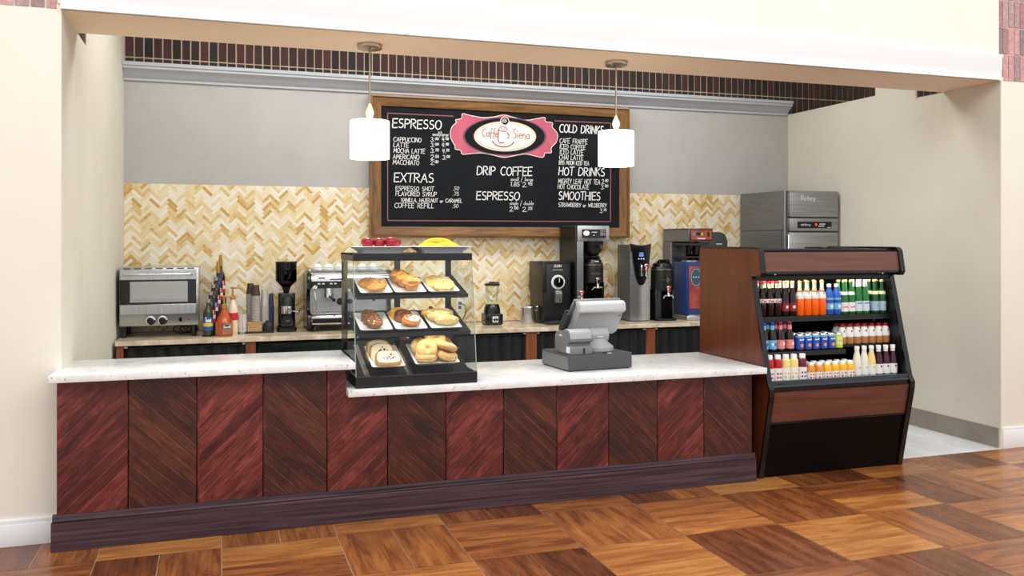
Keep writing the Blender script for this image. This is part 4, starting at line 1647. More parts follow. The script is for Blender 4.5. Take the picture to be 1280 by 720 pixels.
# ------------------------------------------------------------------ menu board
mn = thing('menu_board', 'large black chalk menu board in a wide bronze-stained wooden frame on the back wall', 'menu board', (3.36, 2.80, 1.63))
O = mn.location
M['bronze'] = noisy('bronze_stained_wood', (84, 54, 22), (152, 108, 54), (2.5, 30, 30), .28, detail=8, lo=.3, hi=.7, bump=.2, dist=.8)
M['bronze_v'] = noisy('bronze_stained_wood_upright', (84, 54, 22), (152, 108, 54), (30, 30, 2.5), .28, detail=8, lo=.3, hi=.7, bump=.2, dist=.8)
fx0, fx1, fz0, fz1, fw, fy = 2.095, 4.632, 1.632, 2.907, .098, 2.735
fprof = lambda o, s_: [(o, 2.83), (o, fy + .0), (o + s_ * .018, fy - .004), (o + s_ * .026, fy + .010), (o + s_ * .08, fy + .016), (o + s_ * .098, fy + .024), (o + s_ * .098, 2.83)]


def rail(kind, a, b, c0, sg, m_):
    """mitred frame rail with the moulded section; a..b along, c0 outer edge"""
    mb = MB(O)
    sec = fprof(0, 1)
    P, Q = [], []
    for dd, y in sec:
        if kind == 'h':
            P.append(mb.v((a + dd, y, c0 + sg * dd)))
            Q.append(mb.v((b - dd, y, c0 + sg * dd)))
        else:
            P.append(mb.v((c0 + sg * dd, y, a + dd)))
            Q.append(mb.v((c0 + sg * dd, y, b - dd)))
    mb.f(P)
    mb.f(Q[::-1])
    for i in range(len(sec)):
        k = (i + 1) % len(sec)
        mb.f([P[i], Q[i], Q[k], P[k]])
    mb.build('frame_rail', m_, mn)


rail('h', fx0, fx1, fz1, -1, M['bronze'])
rail('h', fx0, fx1, fz0, 1, M['bronze'])
rail('v', fz0, fz1, fx0, 1, M['bronze_v'])
rail('v', fz0, fz1, fx1, -1, M['bronze_v'])
M['board'] = noisy('chalk_board', (15, 18, 22), (22, 26, 31), (3, 3, 3), .75, spec=.2)
MB(O).box(fx0 + .09, fx1 - .09, 2.772, 2.82, fz0 + .09, fz1 - .09).build('board_panel', M['board'], mn)
YW = 2.7712
bpl = lambda u, v: (u, YW, v)
mb = MB(O)
for seg in ([(2.253, 2.746), (2.86, 2.746)], [(3.86, 2.748), (4.446, 2.750)], [(4.446, 2.750), (4.443, 1.790)], [(4.443, 1.790), (2.253, 1.784)], [(2.253, 1.784), (2.253, 2.746)]):
    mb.ribbon(seg, .009, bpl)
mb.build('border_line', mat('dusty_rose_paint', (150, 92, 96), .7), mn, label='thin rose painted border line')
plq = [(2.946, 2.773), (3.018, 2.761), (3.144, 2.746), (3.255, 2.759), (3.349, 2.78), (3.453, 2.76), (3.575, 2.741), (3.681, 2.762), (3.76, 2.774), (3.762, 2.737), (3.836, 2.727), (3.832, 2.688), (3.877, 2.641), (3.89, 2.6), (3.872, 2.541), (3.823, 2.489), (3.823, 2.442), (3.76, 2.437), (3.738, 2.395), (3.645, 2.408), (3.558, 2.422), (3.453, 2.402), (3.349, 2.383), (3.246, 2.4), (3.144, 2.417), (3.043, 2.41), (2.946, 2.399), (2.93, 2.434), (2.876, 2.445), (2.876, 2.473), (2.843, 2.528), (2.83, 2.584), (2.847, 2.648), (2.888, 2.69), (2.88, 2.714), (2.938, 2.729)]
ctrp = (3.36, 2.583)


def smooth(pts, n=3):
    out = []
    N = len(pts)
    for i in range(N):
        p0, p1, p2, p3 = pts[i - 1], pts[i], pts[(i + 1) % N], pts[(i + 2) % N]
        for k in range(n):
            t_ = k / n
            out.append(tuple(.5 * (2 * p1[j] + (p2[j] - p0[j]) * t_ + (2 * p0[j] - 5 * p1[j] + 4 * p2[j] - p3[j]) * t_ * t_ + (3 * p1[j] - p0[j] - 3 * p2[j] + p3[j]) * t_ ** 3) for j in (0, 1)))
    return out


sp = smooth(plq)
mb = MB(O)


def fan(pts, y, m_):
    mb.m(m_)
    c = mb.v((ctrp[0], y, ctrp[1]))
    vs = [mb.v((u, y, v)) for u, v in pts]
    for i in range(len(vs)):
        mb.f([c, vs[i], vs[(i + 1) % len(vs)]])


fan(sp, 2.7700, 0)
mb.m(4)
mb.ribbon(sp + [sp[0]], .006, lambda u, v: (u, 2.7697, v))
tl = math.radians(2.2)


def ell(rx, rz, n=40, c=(3.362, 2.58)):
    return [(c[0] + rx * math.cos(a) * math.cos(tl) - rz * math.sin(a) * math.sin(tl), c[1] + rx * math.cos(a) * math.sin(tl) + rz * math.sin(a) * math.cos(tl)) for a in [2 * PI * i / n for i in range(n)]]


fan(ell(.415, .180), 2.7695, 1)
fan(ell(.395, .172), 2.7692, 2)
fan(ell(.308, .142), 2.7688, 3)
fan(ell(.300, .135), 2.7685, 4)
mb.m(5)
lp = lambda u, v: (u, 2.7680, v)
e1 = ell(.288, .126)
mb.ribbon(e1 + [e1[0]], .003, lp)
write(mb, 'Caff', .075, .125, .0075, lambda u, v: (3.135 + u, 2.7680, 2.572 + v - u * .02), 31, .1)
write(mb, 'e', .075, .028, .0075, lambda u, v: (3.262 + u, 2.7680, 2.572 + v), 32, .1)
mb.ribbon([(3.275, 2.618), (3.290, 2.634)], .0045, lp)
write(mb, 'Siena', .085, .165, .0075, lambda u, v: (3.436 + u, 2.7680, 2.568 + v - u * .04), 33, .1)
mb.m(6)
mb.ribbon(arc(3.340, 2.645, .042, .022, 0, 360, 20), .007, lp)
mb.ribbon(arc(3.338, 2.643, .018, .009, 120, 420, 14), .005, lp)
mb.ribbon([(3.298, 2.640), (3.292, 2.60), (3.290, 2.55), (3.296, 2.525), (3.315, 2.514), (3.345, 2.520)], .010, lp)
mb.ribbon([(3.378, 2.618), (3.398, 2.600), (3.396, 2.572), (3.378, 2.562)], .009, lp)
mb.ribbon([(3.382, 2.596), (3.400, 2.592)], .006, lp)
mb.ribbon(arc(3.34, 2.542, .105, .062, 190, 350, 16), .011, lp)
mb.m(2)
mb.poly([(3.356 + .040 * math.cos(a), 2.7679, 2.723 + .038 * math.sin(a)) for a in [2 * PI * i / 24 for i in range(24)]])
mb.m(4)
lp2 = lambda u, v: (u, 2.7674, v)
mb.ribbon(arc(3.356, 2.723, .040, .038, 0, 360, 24), .007, lp2)
mb.ribbon([(3.356 + (.004 + .0012 * i) * math.cos(i * .6), 2.723 + (.004 + .0012 * i) * math.sin(i * .6)) for i in range(18)], .005, lp2)
mb.m(7)
mb.ribbon([(3.352, 2.688), (3.364, 2.676), (3.352, 2.664), (3.360, 2.652)], .004, lp2)
mb.build('painted_emblem', [noisy('rose_paint', (208, 98, 116), (190, 84, 110), (6, 6, 6), .6), mat('mauve_paint', (120, 74, 96), .6), M['board'], mat('tan_rim_paint', (222, 190, 150), .6),
                            mat('ivory_paint', (244, 238, 228), .6), mat('copper_script_paint', (170, 82, 62), .6), mat('crimson_cup_paint', (176, 62, 84), .6), mat('grey_steam_paint', (120, 126, 140), .6)], mn,
         label='rose painted plaque with an ivory oval, cafe name and coffee cup drawing', fixn=False)

MENU = [('ESPRESSO', 2.295, 2.62, 0.448, 0.079), ('small/large', 2.664, 2.560, 0.149, 0.03), ('CAPPUCCINO', 2.306, 2.495, 0.252, 0.039), ('LATTE', 2.306, 2.444, 0.136, 0.04), ('MOCHA LATTE', 2.306, 2.394, 0.287, 0.04), ('AMERICANO', 2.3, 2.339, 0.239, 0.04), ('MACCHIATO', 2.3, 2.289, 0.239, 0.04), ('3.00', 2.647, 2.507, 0.074, 0.036), ('4.00', 2.752, 2.511, 0.063, 0.036), ('3.00', 2.647, 2.458, 0.074, 0.036), ('4.00', 2.752, 2.462, 0.063, 0.036), ('3.75', 2.647, 2.405, 0.074, 0.036), ('4.25', 2.756, 2.406, 0.064, 0.037), ('2.50', 2.647, 2.343, 0.074, 0.041), ('3.00', 2.758, 2.347, 0.068, 0.038), ('2.00', 2.647, 2.295, 0.07, 0.04),
        ('EXTRAS', 2.31, 2.134, 0.361, 0.08), ('ESPRESSO SHOT', 2.325, 2.055, 0.35, 0.038), ('.50', 2.857, 2.067, 0.056, 0.032), ('FLAVORED SYRUP', 2.325, 2.007, 0.376, 0.038), ('.75', 2.857, 2.018, 0.053, 0.032), ('VANILLA, HAZELNUT or CARAMEL', 2.374, 1.953, 0.568, 0.034), ('COFFEE REFILL', 2.315, 1.9, 0.36, 0.042), ('.50', 2.851, 1.906, 0.055, 0.032),
        ('DRIP COFFEE', 3.085, 2.216, 0.54, 0.078), ('small / large', 3.415, 2.167, 0.222, 0.029), ('1.85', 3.415, 2.115, 0.086, 0.041), ('2.45', 3.531, 2.11, 0.099, 0.044), ('ESPRESSO', 3.08, 1.985, 0.421, 0.073), ('single / double', 3.404, 1.941, 0.24, 0.029), ('2.00', 3.404, 1.88, 0.085, 0.044), ('2.25', 3.531, 1.877, 0.099, 0.044),
        ('COLD DRINKS', 3.907, 2.642, 0.461, 0.074), ("CAFE' FRAPPE", 3.91, 2.537, 0.286, 0.045), ('ICED COFFEE', 3.91, 2.484, 0.266, 0.042), ('ICED LATTE', 3.91, 2.432, 0.242, 0.043), ('CHAI LATTE', 3.905, 2.381, 0.247, 0.042), ('1895 MOON ICED TEA', 3.9, 2.332, 0.313, 0.038), ('HOT DRINKS', 3.9, 2.231, 0.478, 0.076), ('MIGHTY LEAF HOT TEA', 3.895, 2.151, 0.436, 0.045), ('2.00', 4.349, 2.158, 0.067, 0.043), ('HOT CHOCOLATE', 3.89, 2.1, 0.323, 0.042), ('3.00', 4.339, 2.106, 0.077, 0.043), ('SMOOTHIES', 3.898, 1.997, 0.433, 0.076), ('STRAWBERRY or WILDBERRY', 3.898, 1.928, 0.5, 0.038), ('3.75', 4.329, 1.874, 0.069, 0.039)]
for i, (tx, x, z, w, h) in enumerate(MENU):
    mb = MB(O)
    sw = .0095 if h > .06 else (.0050 if h > .033 else .0038)
    price = tx[0] in '.0123456789' and 'MOON' not in tx and tx != '1.85'
    hh = h * (1.1 if tx[0] in 'sm' and '/' in tx else 1.0)
    write(mb, tx, hh, w, sw, lambda u, v: (x + u, YW, z + v), i * 3 + 1, .08, .14, price and tx[0] != '.')
    mb.build('lettering', M['chalk'], mn, fixn=False)

# ------------------------------------------------------------------ pendant lamps
M['shade'] = mat('lit_opal_shade', (250, 246, 238), .4, emit=(255, 246, 230), estr=2.2)
pd = thing('pendant_lamp', 'left pendant lamp with a white drum shade, hanging above the pastry case', 'pendant lamp', (1.715, .49, ZH), 0, 'pendant lamps under the beam')
mb = MB()
mb.lathe([(0, 0), (.078, 0), (.078, -.022), (.074, -.028), (.022, -.029), (.012, -.036), (0, -.036)], 0, 0, -.0005, 32)
for sx in (-.045, .045):
    mb.lathe([(.005, -.029), (.004, -.033), (0, -.033)], sx, -.03, 0, 8)
mb.build('ceiling_canopy', M['nickel'], pd)
MB().cyl(0, 0, -.40, -.03, .0065, None, 12).build('rod', M['nickel'], pd)
mb = MB()
mb.lathe([(.008, -.370), (.013, -.385), (.024, -.41), (.028, -.43), (.022, -.452), (.016, -.462), (.022, -.47), (0, -.471)], 0, 0, 0, 20)
mb.build('glass_finial', mat('ivory_glass', (236, 226, 200), .12, coat=.5), pd)
mb = MB()
mb.lathe([(.020, -.472), (.120, -.480), (.1235, -.484), (.1235, -.718), (.1215, -.718), (.1215, -.486), (.020, -.478)], 0, 0, 0, 40)
mb.build('shade', M['shade'], pd)
mb = MB()
mb.lathe([(.012, -.478), (.014, -.53), (.026, -.56), (.030, -.59), (.022, -.62), (0, -.63)], 0, 0, 0, 16)
mb.build('bulb', mat('lit_bulb', (255, 250, 240), .3, emit=(255, 232, 196), estr=6), pd)
dup(pd, (3.412, .475, ZH), 'right pendant lamp with a white drum shade, hanging in front of the menu board edge')
for x, y in ((1.715, .49), (3.412, .475)):
    point('pendant_light', (x, y, ZH - .70), 5, (1.0, .9, .75), .05)

# ------------------------------------------------------------------ cash register
M['pos'] = mat('register_grey', (112, 113, 115), .4)
M['pos_l'] = mat('register_light_grey', (168, 169, 171), .35)
M['pos_d'] = mat('register_dark_grey', (68, 68, 70), .45)
rz = R(4.9)
F = Vector((2.934, .167))
cx = F.x + .2335 * math.cos(rz) - .2 * math.sin(rz)
cy = F.y + .2335 * math.sin(rz) + .2 * math.cos(rz)
dr = thing('cash_drawer', 'dark grey cash drawer box on the lower white countertop', 'cash drawer', (cx, cy, .762), rz)
mb = MB()
mb.box(-.2335, .2335, -.2, .2, .006, .104, .003, 2)
mb.build('housing', M['pos_d'], dr)
mb = MB()
mb.box(-.2345, -.2335, -.190, .190, .010, .094)
mb.build('side_panel', M['pos'], dr)
mb = MB()
mb.box(-.225, .225, .2, .206, .012, .094, .002, 1)
mb.build('drawer', M['pos_d'], dr)
for sx in (-.21, .21):
    for sy in (-.18, .18):
        MB().cyl(sx, sy, 0, .007, .014, None, 10).build('leg', M['black'], dr)
mb = MB()
mb.m(0).box(.04, .095, -.185, -.150, .104, .110, .002, 1)
mb.m(1).box(.052, .085, -.197, -.172, .104, .108, .001, 1)
mb.build('cable_clip', [M['black'], M['white']], dr)


def on_drawer(x, y, z):
    c, s_ = math.cos(rz), math.sin(rz)
    return (cx + x * c - y * s_, cy + x * s_ + y * c, .762 + z)


rp = thing('receipt_printer', 'grey receipt printer on the left side of the cash drawer', 'receipt printer', on_drawer(-.135, -.06, .1045), rz)
mb = MB()
mb.prism([(-.125, .0), (-.125, .045), (-.115, .056), (-.085, .060), (-.085, .075), (-.110, .082), (-.108, .135), (-.09, .152), (-.06, .160), (.08, .135), (.10, .11), (.10, 0)], 'x', -.080, .080, .004, 2)
mb.build('body', M['pos'], rp)
mb = MB()
mb.prism([(-.112, .098), (-.111, .138), (-.092, .155), (-.06, .163), (-.02, .157), (-.02, .150), (-.06, .155), (-.09, .147), (-.105, .134)], 'x', -.074, .082, .002, 1)
mb.build('paper_cover', M['pos_l'], rp)
mb = MB()
mb.m(0).box(.012, .026, -.127, -.124, .008, .042)
mb.m(1).box(-.0815, -.0795, -.118, -.07, .012, .050)
mb.m(1).box(-.0815, -.0795, .0, .03, .112, .122)
mb.build('markings', [M['black'], M['white']], rp)

tm = thing('register_terminal', 'grey register screen seen from behind, tilted above the cash drawer', 'register', on_drawer(.085, .02, .1045), rz)
mb = MB()
mb.lathe([(.118, 0), (.118, .022), (.108, .034), (.085, .050), (.070, .075), (.055, .088), (0, .09)], 0, 0, 0, 32)
mb.build('base', M['pos_l'], tm)
mb = MB()
mb.prism([(-.055, .06), (-.070, .11), (-.045, .15), (.06, .15), (.05, .06)], 'x', -.07, .07, .012, 3)
mb.m(1).box(-.03, .02, -.072, -.064, .088, .096, .002, 1)
mb.build('neck', [M['pos_l'], M['white']], tm)
X0, X1 = -.19, .165
mb = MB()
mb.prism([(-.110, .318), (-.118, .275), (-.112, .262), (-.075, .245), (-.02, .14), (.00, .115), (.05, .098), (.13, .085), (.145, .105), (-.045, .330), (-.075, .335)], 'x', X0 + .02, X1 - .005, .010, 3)
mb.build('rear_shell', M['pos_l'], tm)
mb = MB()
mb.prism([(-.118, .316), (-.122, .272), (-.110, .258), (-.08, .262), (-.05, .31), (-.045, .334), (-.095, .334)], 'x', X0 + .008, X1, .008, 3)
mb.build('top_bar', mat('register_pale_grey', (196, 197, 199), .3), tm)
mb = MB()
mb.prism([(-.052, .336), (.165, .078), (.180, .090), (-.036, .350)], 'x', X0, X1, .005, 2)
mb.m(1).prism([(-.022, .3345), (.160, .117), (.1612, .118), (-.0208, .3357)], 'x', X0 + .03, X1 - .03)
mb.build('screen_bezel', [M['pos'], M['black_gloss']], tm)
mb = MB()
mb.prism([(-.005, .245), (.10, .118), (.13, .145), (.025, .27)], 'x', X0 - .030, X0 + .004, .004, 2)
mb.m(1).prism([(.0, .268), (.115, .13), (.12, .135), (.005, .273)], 'x', X0 - .032, X0 - .018)
mb.build('card_reader', [M['pos_d'], M['black']], tm)
mb = MB()
mb.prism([(-.075, .232), (.10, .088), (.13, .09), (.12, .115), (-.03, .245)], 'x', X1 - .030, X1 - .012, .006, 2)
mb.m(1).lathe([(.013, 0), (.011, .004), (0, .004)], X1 - .013, .055, .125, 14, 'x')
mb.build('side_arm', [M['pos'], M['black']], tm)

# ------------------------------------------------------------------ pastry display case
pc = thing('pastry_case', 'glass pastry display case with black frame on the countertop', 'display case', (1.906, .26, .762))
O = pc.location
CX0, CX1 = 1.549, 2.266
mb = MB(O)
mb.box(CX0, CX1, -.036, -.020, .7625, .826, .002, 1)
mb.box(CX0, CX0 + .014, -.020, .590, .7625, .826)
mb.box(CX1 - .014, CX1, -.020, .590, .7625, .826)
mb.box(CX0, CX1, .576, .590, .7625, .826)
mb.box(CX0 + .014, CX1 - .014, -.020, .576, .7625, .775)
mb.build('base', M['black'], pc)
mb = MB(O)
mb.prism([(-.015, .800), (.56, .965), (.56, .955), (-.015, .790)], 'x', CX0 + .02, CX1 - .02)
mb.m(1)
for x in (1.612, 1.862):
    mb.prism([(-.010, .8035), (.50, .950), (.50, .9485), (-.010, .8015)], 'x', x, x + .030)
mb.build('base_shelf', [M['black_gloss'], M['chrome']], pc)
mb = MB(O)
mb.box(CX0, CX1, .076, .090, 1.484, 1.527, .002, 1)
mb.box(CX0, CX0 + .012, .090, .590, 1.484, 1.527)
mb.box(CX1 - .012, CX1, .090, .590, 1.484, 1.527)
mb.box(CX0 + .012, CX1 - .012, .578, .590, 1.484, 1.527)
mb.box(CX0, CX1, .09, .59, 1.520, 1.527)
mb.build('top_frame', M['black'], pc)
mb = MB(O)
mb.box(CX0 + .03, CX1 - .03, .105, .135, 1.497, 1.512, .004, 1)
mb.build('light_tube', mat('lit_case_tube', (255, 255, 255), .4, emit=(255, 250, 240), estr=26), pc)
for x in (1.552, 1.888, 2.226):
    MB(O).box(x, x + .034, .552, .586, .775, 1.485, .002, 1).build('rear_post', M['black'], pc)
mb = MB(O)
mb.poly([(CX0 + .004, -.026, .826), (CX1 - .004, -.026, .826), (CX1 - .004, .083, 1.484), (CX0 + .004, .083, 1.484)])
mb.build('front_glass', M['glass'], pc)
for x in (CX0 + .001, CX1 - .001):
    mb = MB(O)
    mb.poly([(x, -.028, .826), (x, .58, .826), (x, .58, 1.484), (x, .081, 1.484)])
    mb.build('side_glass', M['glass'], pc)
M['glass_edge'] = mat('glass_edge_green', (148, 168, 160), .2)
for x in (CX0 + .002, CX1 - .002):
    mb = MB(O)
    mb.tube([(x, -.027, .826), (x, .082, 1.484)], .0028, 6)
    mb.build('glass_edge', M['glass_edge'], pc)
mb = MB(O)
mb.m(0)
mb.poly([(1.58, .572, .90), (2.24, .572, .90), (2.24, .572, 1.48), (1.58, .572, 1.48)])
mb.build('rear_glass', M['glass'], pc)
M['added_strip'] = mat('added_shelf_strip', (255, 255, 255), .4, emit=(255, 250, 240), estr=34)  # glowing strips added under the shelves to brighten the trays below
for nm, y0, z0, y1, z1 in (('top', .095, 1.275, .46, 1.371), ('mid', .04, 1.058, .44, 1.162)):
    mb = MB(O)
    dz = (z1 - z0) / (y1 - y0)
    mb.prism([(y0, z0), (y1, z1), (y1, z1 - .008), (y0 + .012, z0 - .016), (y0 - .004, z0 - .016), (y0 - .004, z0 + .004)], 'x', CX0 + .028, CX1 - .022)
    for x in (CX0 + .012, CX1 - .028):
        mb.prism([(y0 - .002, z0 + .002), (.57, z0 + .002 + dz * (.57 - y0)), (.57, z0 - .012 + dz * (.57 - y0)), (y0 + .10, z0 - .012 + dz * .10), (y0 + .02, z0 - .016)], 'x', x, x + .010)
    sh_ = mb.build('shelf', M['black'], pc)
    mb = MB(O)
    mb.box(CX0 + .05, CX1 - .05, y0 + .016, y0 + .030, z0 - .014, z0 - .006, .002, 1)
    mb.build('added_light_strip', M['added_strip'], sh_)


def loft(mb, rings):
    rs = [[mb.v(p) for p in r] for r in rings]
    n = len(rs[0])
    for a, b in zip(rs, rs[1:]):
        for k in range(n):
            mb.f([a[k], a[(k + 1) % n], b[(k + 1) % n], b[k]])
    mb.f(rs[0][::-1])
    mb.f(rs[-1])


def tray_mesh(mb, w, d, h=.018, lip=.022):
    def ring(ins, z, r):
        return [(x, y, z) for x, y in rrect(-w / 2 + ins, w / 2 - ins, -d / 2 + ins, d / 2 - ins, r)]
    loft(mb, [ring(lip + .004, 0, .008), ring(lip, .002, .01), ring(.003, h - .003, .014), ring(0, h, .014), ring(.004, h, .012), ring(lip + .002, .005, .008)])


def tray(label, c, w, d, tilt, h=.018):
    t_ = thing('serving_tray', label, 'tray', c, 0, 'white serving trays in the pastry case')
    t_.rotation_euler = (tilt, 0, 0)
    mb = MB()
    tray_mesh(mb, w, d, h)
    mb.build('dish', M['porcelain'], t_)
    return c, tilt


def on(tr_, u, v, h):
    c, a = tr_
    return (c[0] + u, c[1] + v * math.cos(a) - h * math.sin(a), c[2] + v * math.sin(a) + h * math.cos(a))


def food(name, label, cat, tr_, u, v, h, group, rz_=0.0, tip=0.0, roll=0.0):
    t_ = thing(name, label, cat, on(tr_, u, v, h), 0, group)
    t_.rotation_euler = (tr_[1] + tip, roll, rz_)
    return t_


def specks(t_, mats, rad, n, size, seed, zf, nm='topping', lab=None, spread=.8, h0=0.0):
    """small bits scattered over a rounded top; zf(u, v) = height"""
    rnd = random.Random(seed)
    mb = MB()
    for k in range(n):
        a, q = rnd.uniform(0, 2 * PI), math.sqrt(rnd.random()) * spread
        u, v = rad[0] * q * math.cos(a), rad[1] * q * math.sin(a)
        s_ = size * rnd.uniform(.6, 1.3)
        mb.m(k % len(mats))
        mb.blob((u, v, zf(q) + h0), (s_ * rnd.uniform(.8, 1.5), s_ * rnd.uniform(.8, 1.5), s_ * .6), .4, 6, k, None, 6, 4)
    mb.build(nm, mats, t_, lab)


def crust(name, c1, c2, f=30, bump=.5):
    return noisy(name, c1, c2, (f * 4, f * 4, f * 4), .6, detail=6, lo=.32, hi=.68, bump=bump)


M['oat'] = crust('golden_oat_crust', (202, 148, 70), (164, 104, 44))
M['pale_bake'] = crust('pale_bake', (236, 208, 140), (216, 178, 104))
M['muffin'] = crust('muffin_crumb', (218, 160, 84), (180, 116, 54))
M['muffin_side'] = crust('muffin_side', (214, 150, 96), (190, 120, 70))
M['choc'] = mat('dark_chips', (44, 26, 22), .4)
M['seed'] = mat('pale_seeds', (240, 224, 184), .6)
M['nut'] = crust('nut_bread', (150, 92, 52), (110, 60, 34))
M['icing'] = mat('white_icing', (246, 240, 228), .35)
M['orange_bake'] = crust('orange_glazed_bake', (226, 140, 58), (196, 104, 40))
M['yellow_bake'] = crust('yellow_bake', (236, 190, 80), (210, 150, 54))
M['cinnamon'] = crust('cinnamon_bake', (140, 80, 42), (96, 52, 28))
M['loaf'] = crust('fruit_loaf_crumb', (246, 236, 210), (236, 220, 184), 40, .3)
M['loaf_crust'] = crust('loaf_crust', (212, 160, 84), (180, 122, 60))
M['bagel'] = crust('bagel_crust', (232, 190, 122), (202, 148, 82), 14, .2)
M['berry'] = mat('dark_berries', (50, 30, 48), .4)
M['dried_red'] = mat('dried_red_fruit', (150, 48, 44), .4)

aT, aM, aB = R(14.7), R(14.5), R(15.8)
t11 = tray('white tray of seeded flatbreads, left on the top shelf of the pastry case', (1.694, .262, 1.318), .192, .30, aT)
t12 = tray('white tray of muffins, middle of the top shelf of the pastry case', (1.899, .262, 1.318), .192, .30, aT)
t13 = tray('white tray of pale scones, right on the top shelf of the pastry case', (2.106, .262, 1.318), .192, .30, aT)
t21 = tray('white tray of nut bread slices, left on the middle shelf of the pastry case', (1.686, .215, 1.105), .192, .31, aM)
t22 = tray('white tray of danish pastries, middle of the middle shelf of the pastry case', (1.894, .215, 1.105), .192, .31, aM)
t23 = tray('white tray of almond pastries, right on the middle shelf of the pastry case', (2.106, .215, 1.105), .192, .31, aM)
t31 = tray('white tray of fruit loaf slices, left at the bottom of the pastry case', (1.748, .172, .900), .196, .32, aB)
t32 = tray('large white tray of bagels, right at the bottom of the pastry case', (2.042, .180, .900), .270, .31, aB, .022)

for i, (u, v, h, w) in enumerate(((-.020, .040, .006, 'rear'), (.016, -.045, .018, 'front'))):
    b = food('seeded_flatbread', 'golden seeded flatbread on the top left tray, the %s one' % w, 'pastry', t11, u, v, h, 'flatbreads in the pastry case', R(-18), R(6))
    MB().blob((0, 0, .012), (.056, .076, .016), .35, 9, i + 1, -.6, 26, 12, .8).build('crust', M['oat'], b)
    specks(b, [M['seed'], M['nut']], (.055, .075), 46, .0042, i + 5, lambda q: .0275 - .010 * q * q)
for i, (u, v, h, w) in enumerate(((-.030, .075, .008, 'rear'), (-.012, .005, .008, 'middle'), (.018, -.070, .008, 'front'))):
    b = food('muffin', 'chocolate chip muffin on the top middle tray, the %s one of three' % w, 'muffin', t12, u, v, h, 'muffins in the pastry case', 0, R(-4))
    mb = MB()
    n = 20
    prof = [(.0, 0), (.034, 0), (.046, .040)]
    mb.lathe(prof + [(0, .042)], 0, 0, 0, 28)
    mb.build('cup_side', M['muffin_side'], b)
    MB().blob((0, 0, .044), (.058, .056, .034), .25, 8, i + 3, -.25, 24, 12).build('crown', M['muffin'], b)
    specks(b, [M['choc']], (.048, .046), 18, .0066, i + 9, lambda q: .076 - .026 * q * q, 'chips', 'dark chocolate chips')
for i, (u, v, h, w) in enumerate(((-.020, .045, .006, 'rear'), (.018, -.045, .016, 'front'))):
    b = food('pale_scone', 'large pale seeded scone on the top right tray, the %s one' % w, 'pastry', t13, u, v, h, 'scones in the pastry case', R(-15), R(6))
    MB().blob((0, 0, .014), (.064, .082, .018), .22, 8, i + 14, -.55, 26, 12, .85).build('crust', M['pale_bake'], b)
    specks(b, [M['seed'], M['oat']], (.062, .078), 60, .0036, i + 25, lambda q: .0315 - .011 * q * q)
for i, (v, w) in enumerate(((.060, 'rear'), (.012, 'middle'), (-.052, 'front'))):
    b = food('nut_bread_slice', 'dark nut bread slice on the middle left tray, the %s slice' % w, 'bread', t21, -.012 + i * .008, v, .008 + i * .004, 'nut bread slices in the pastry case', R(-8), R((38, 26, 8)[i]))
    MB().blob((0, 0, .014), (.048, .060, .014), .15, 9, i + 31, -.7, 24, 10, .72).build('slice', M['nut'], b)
    specks(b, [M['seed'], M['choc'], M['oat']], (.046, .054), 36, .0040, i + 41, lambda q: .0275 - .004 * q * q)
dm = (('yellow_bake', 'yellow', 'rear', -.042, .085), ('cinnamon', 'brown cinnamon', 'middle', -.016, .040), ('orange_bake', 'white iced nut topped', 'front', .014, -.050))
for i, (mm, lb, w, u, v) in enumerate(dm):
    b = food('danish_pastry', '%s danish pastry on the middle shelf centre tray, the %s one' % (lb, w), 'pastry', t22, u, v, .008 + .004 * i, 'danish pastries in the pastry case', 0, R((30, 24, 6)[i]))
    mb = MB()
    mb.blob((0, 0, .018), (.058, .058, .019), .12, 7, i + 51, -.7, 26, 12, .9)
    mb.build('crust', M[mm], b)
    mb = MB()
    sp_ = [((.050 - .0008 * k) * math.cos(k * .33), (.050 - .0008 * k) * math.sin(k * .33), .029 + .007 * min(1, k / 30)) for k in range(52)]
    mb.tube(sp_, .0065, 6)
    mb.build('swirl', M[mm], b)
    if i == 2:
        MB().blob((.006, -.004, .035), (.044, .044, .008), .3, 10, 60, None, 24, 10).build('icing', M['icing'], b, 'white icing')
        specks(b, [M['nut'], M['dried_red'], M['orange_bake']], (.044, .044), 30, .0042, 61, lambda q: .043 - .004 * q, 'nuts', 'chopped nuts')
for i, (u, v, h, rzz, w) in enumerate(((-.045, .090, .010, 20, 'rear left'), (.018, .075, .012, -15, 'rear right'), (-.020, .010, .016, 12, 'middle'), (.020, -.055, .012, -8, 'front'))):
    b = food('almond_pastry', 'pale almond topped pastry on the middle right tray, the %s one' % w, 'pastry', t23, u, v, h, 'almond pastries in the pastry case', R(rzz), R(6))
    mb = MB()
    pts = [(-.072 + .024 * k, -.012 * math.sin(PI * k / 6), .022) for k in range(7)]
    mb.tube(pts, [.012, .024, .030, .033, .030, .024, .012], 14)
    mb.build('crust', M['yellow_bake'] if i == 0 else M['pale_bake'], b)
    rnd = random.Random(70 + i)
    mb = MB()
    for k in range(30):
        x, a = rnd.uniform(-.055, .055), rnd.uniform(R(25), R(155))
        r_ = .031 - .007 * (abs(x) / .055)
        mb.blob((x, r_ * math.cos(a) - .008, .022 + r_ * math.sin(a)), (.008, .005, .0022), .2, 5, k, None, 7, 4)
    mb.build('almond_flakes', M['seed'], b)
    if i == 0:
        MB().blob((-.01, 0, .052), (.016, .014, .010), .3, 8, 3, None, 12, 8).build('fruit', M['berry'], b, 'dark fruit filling')
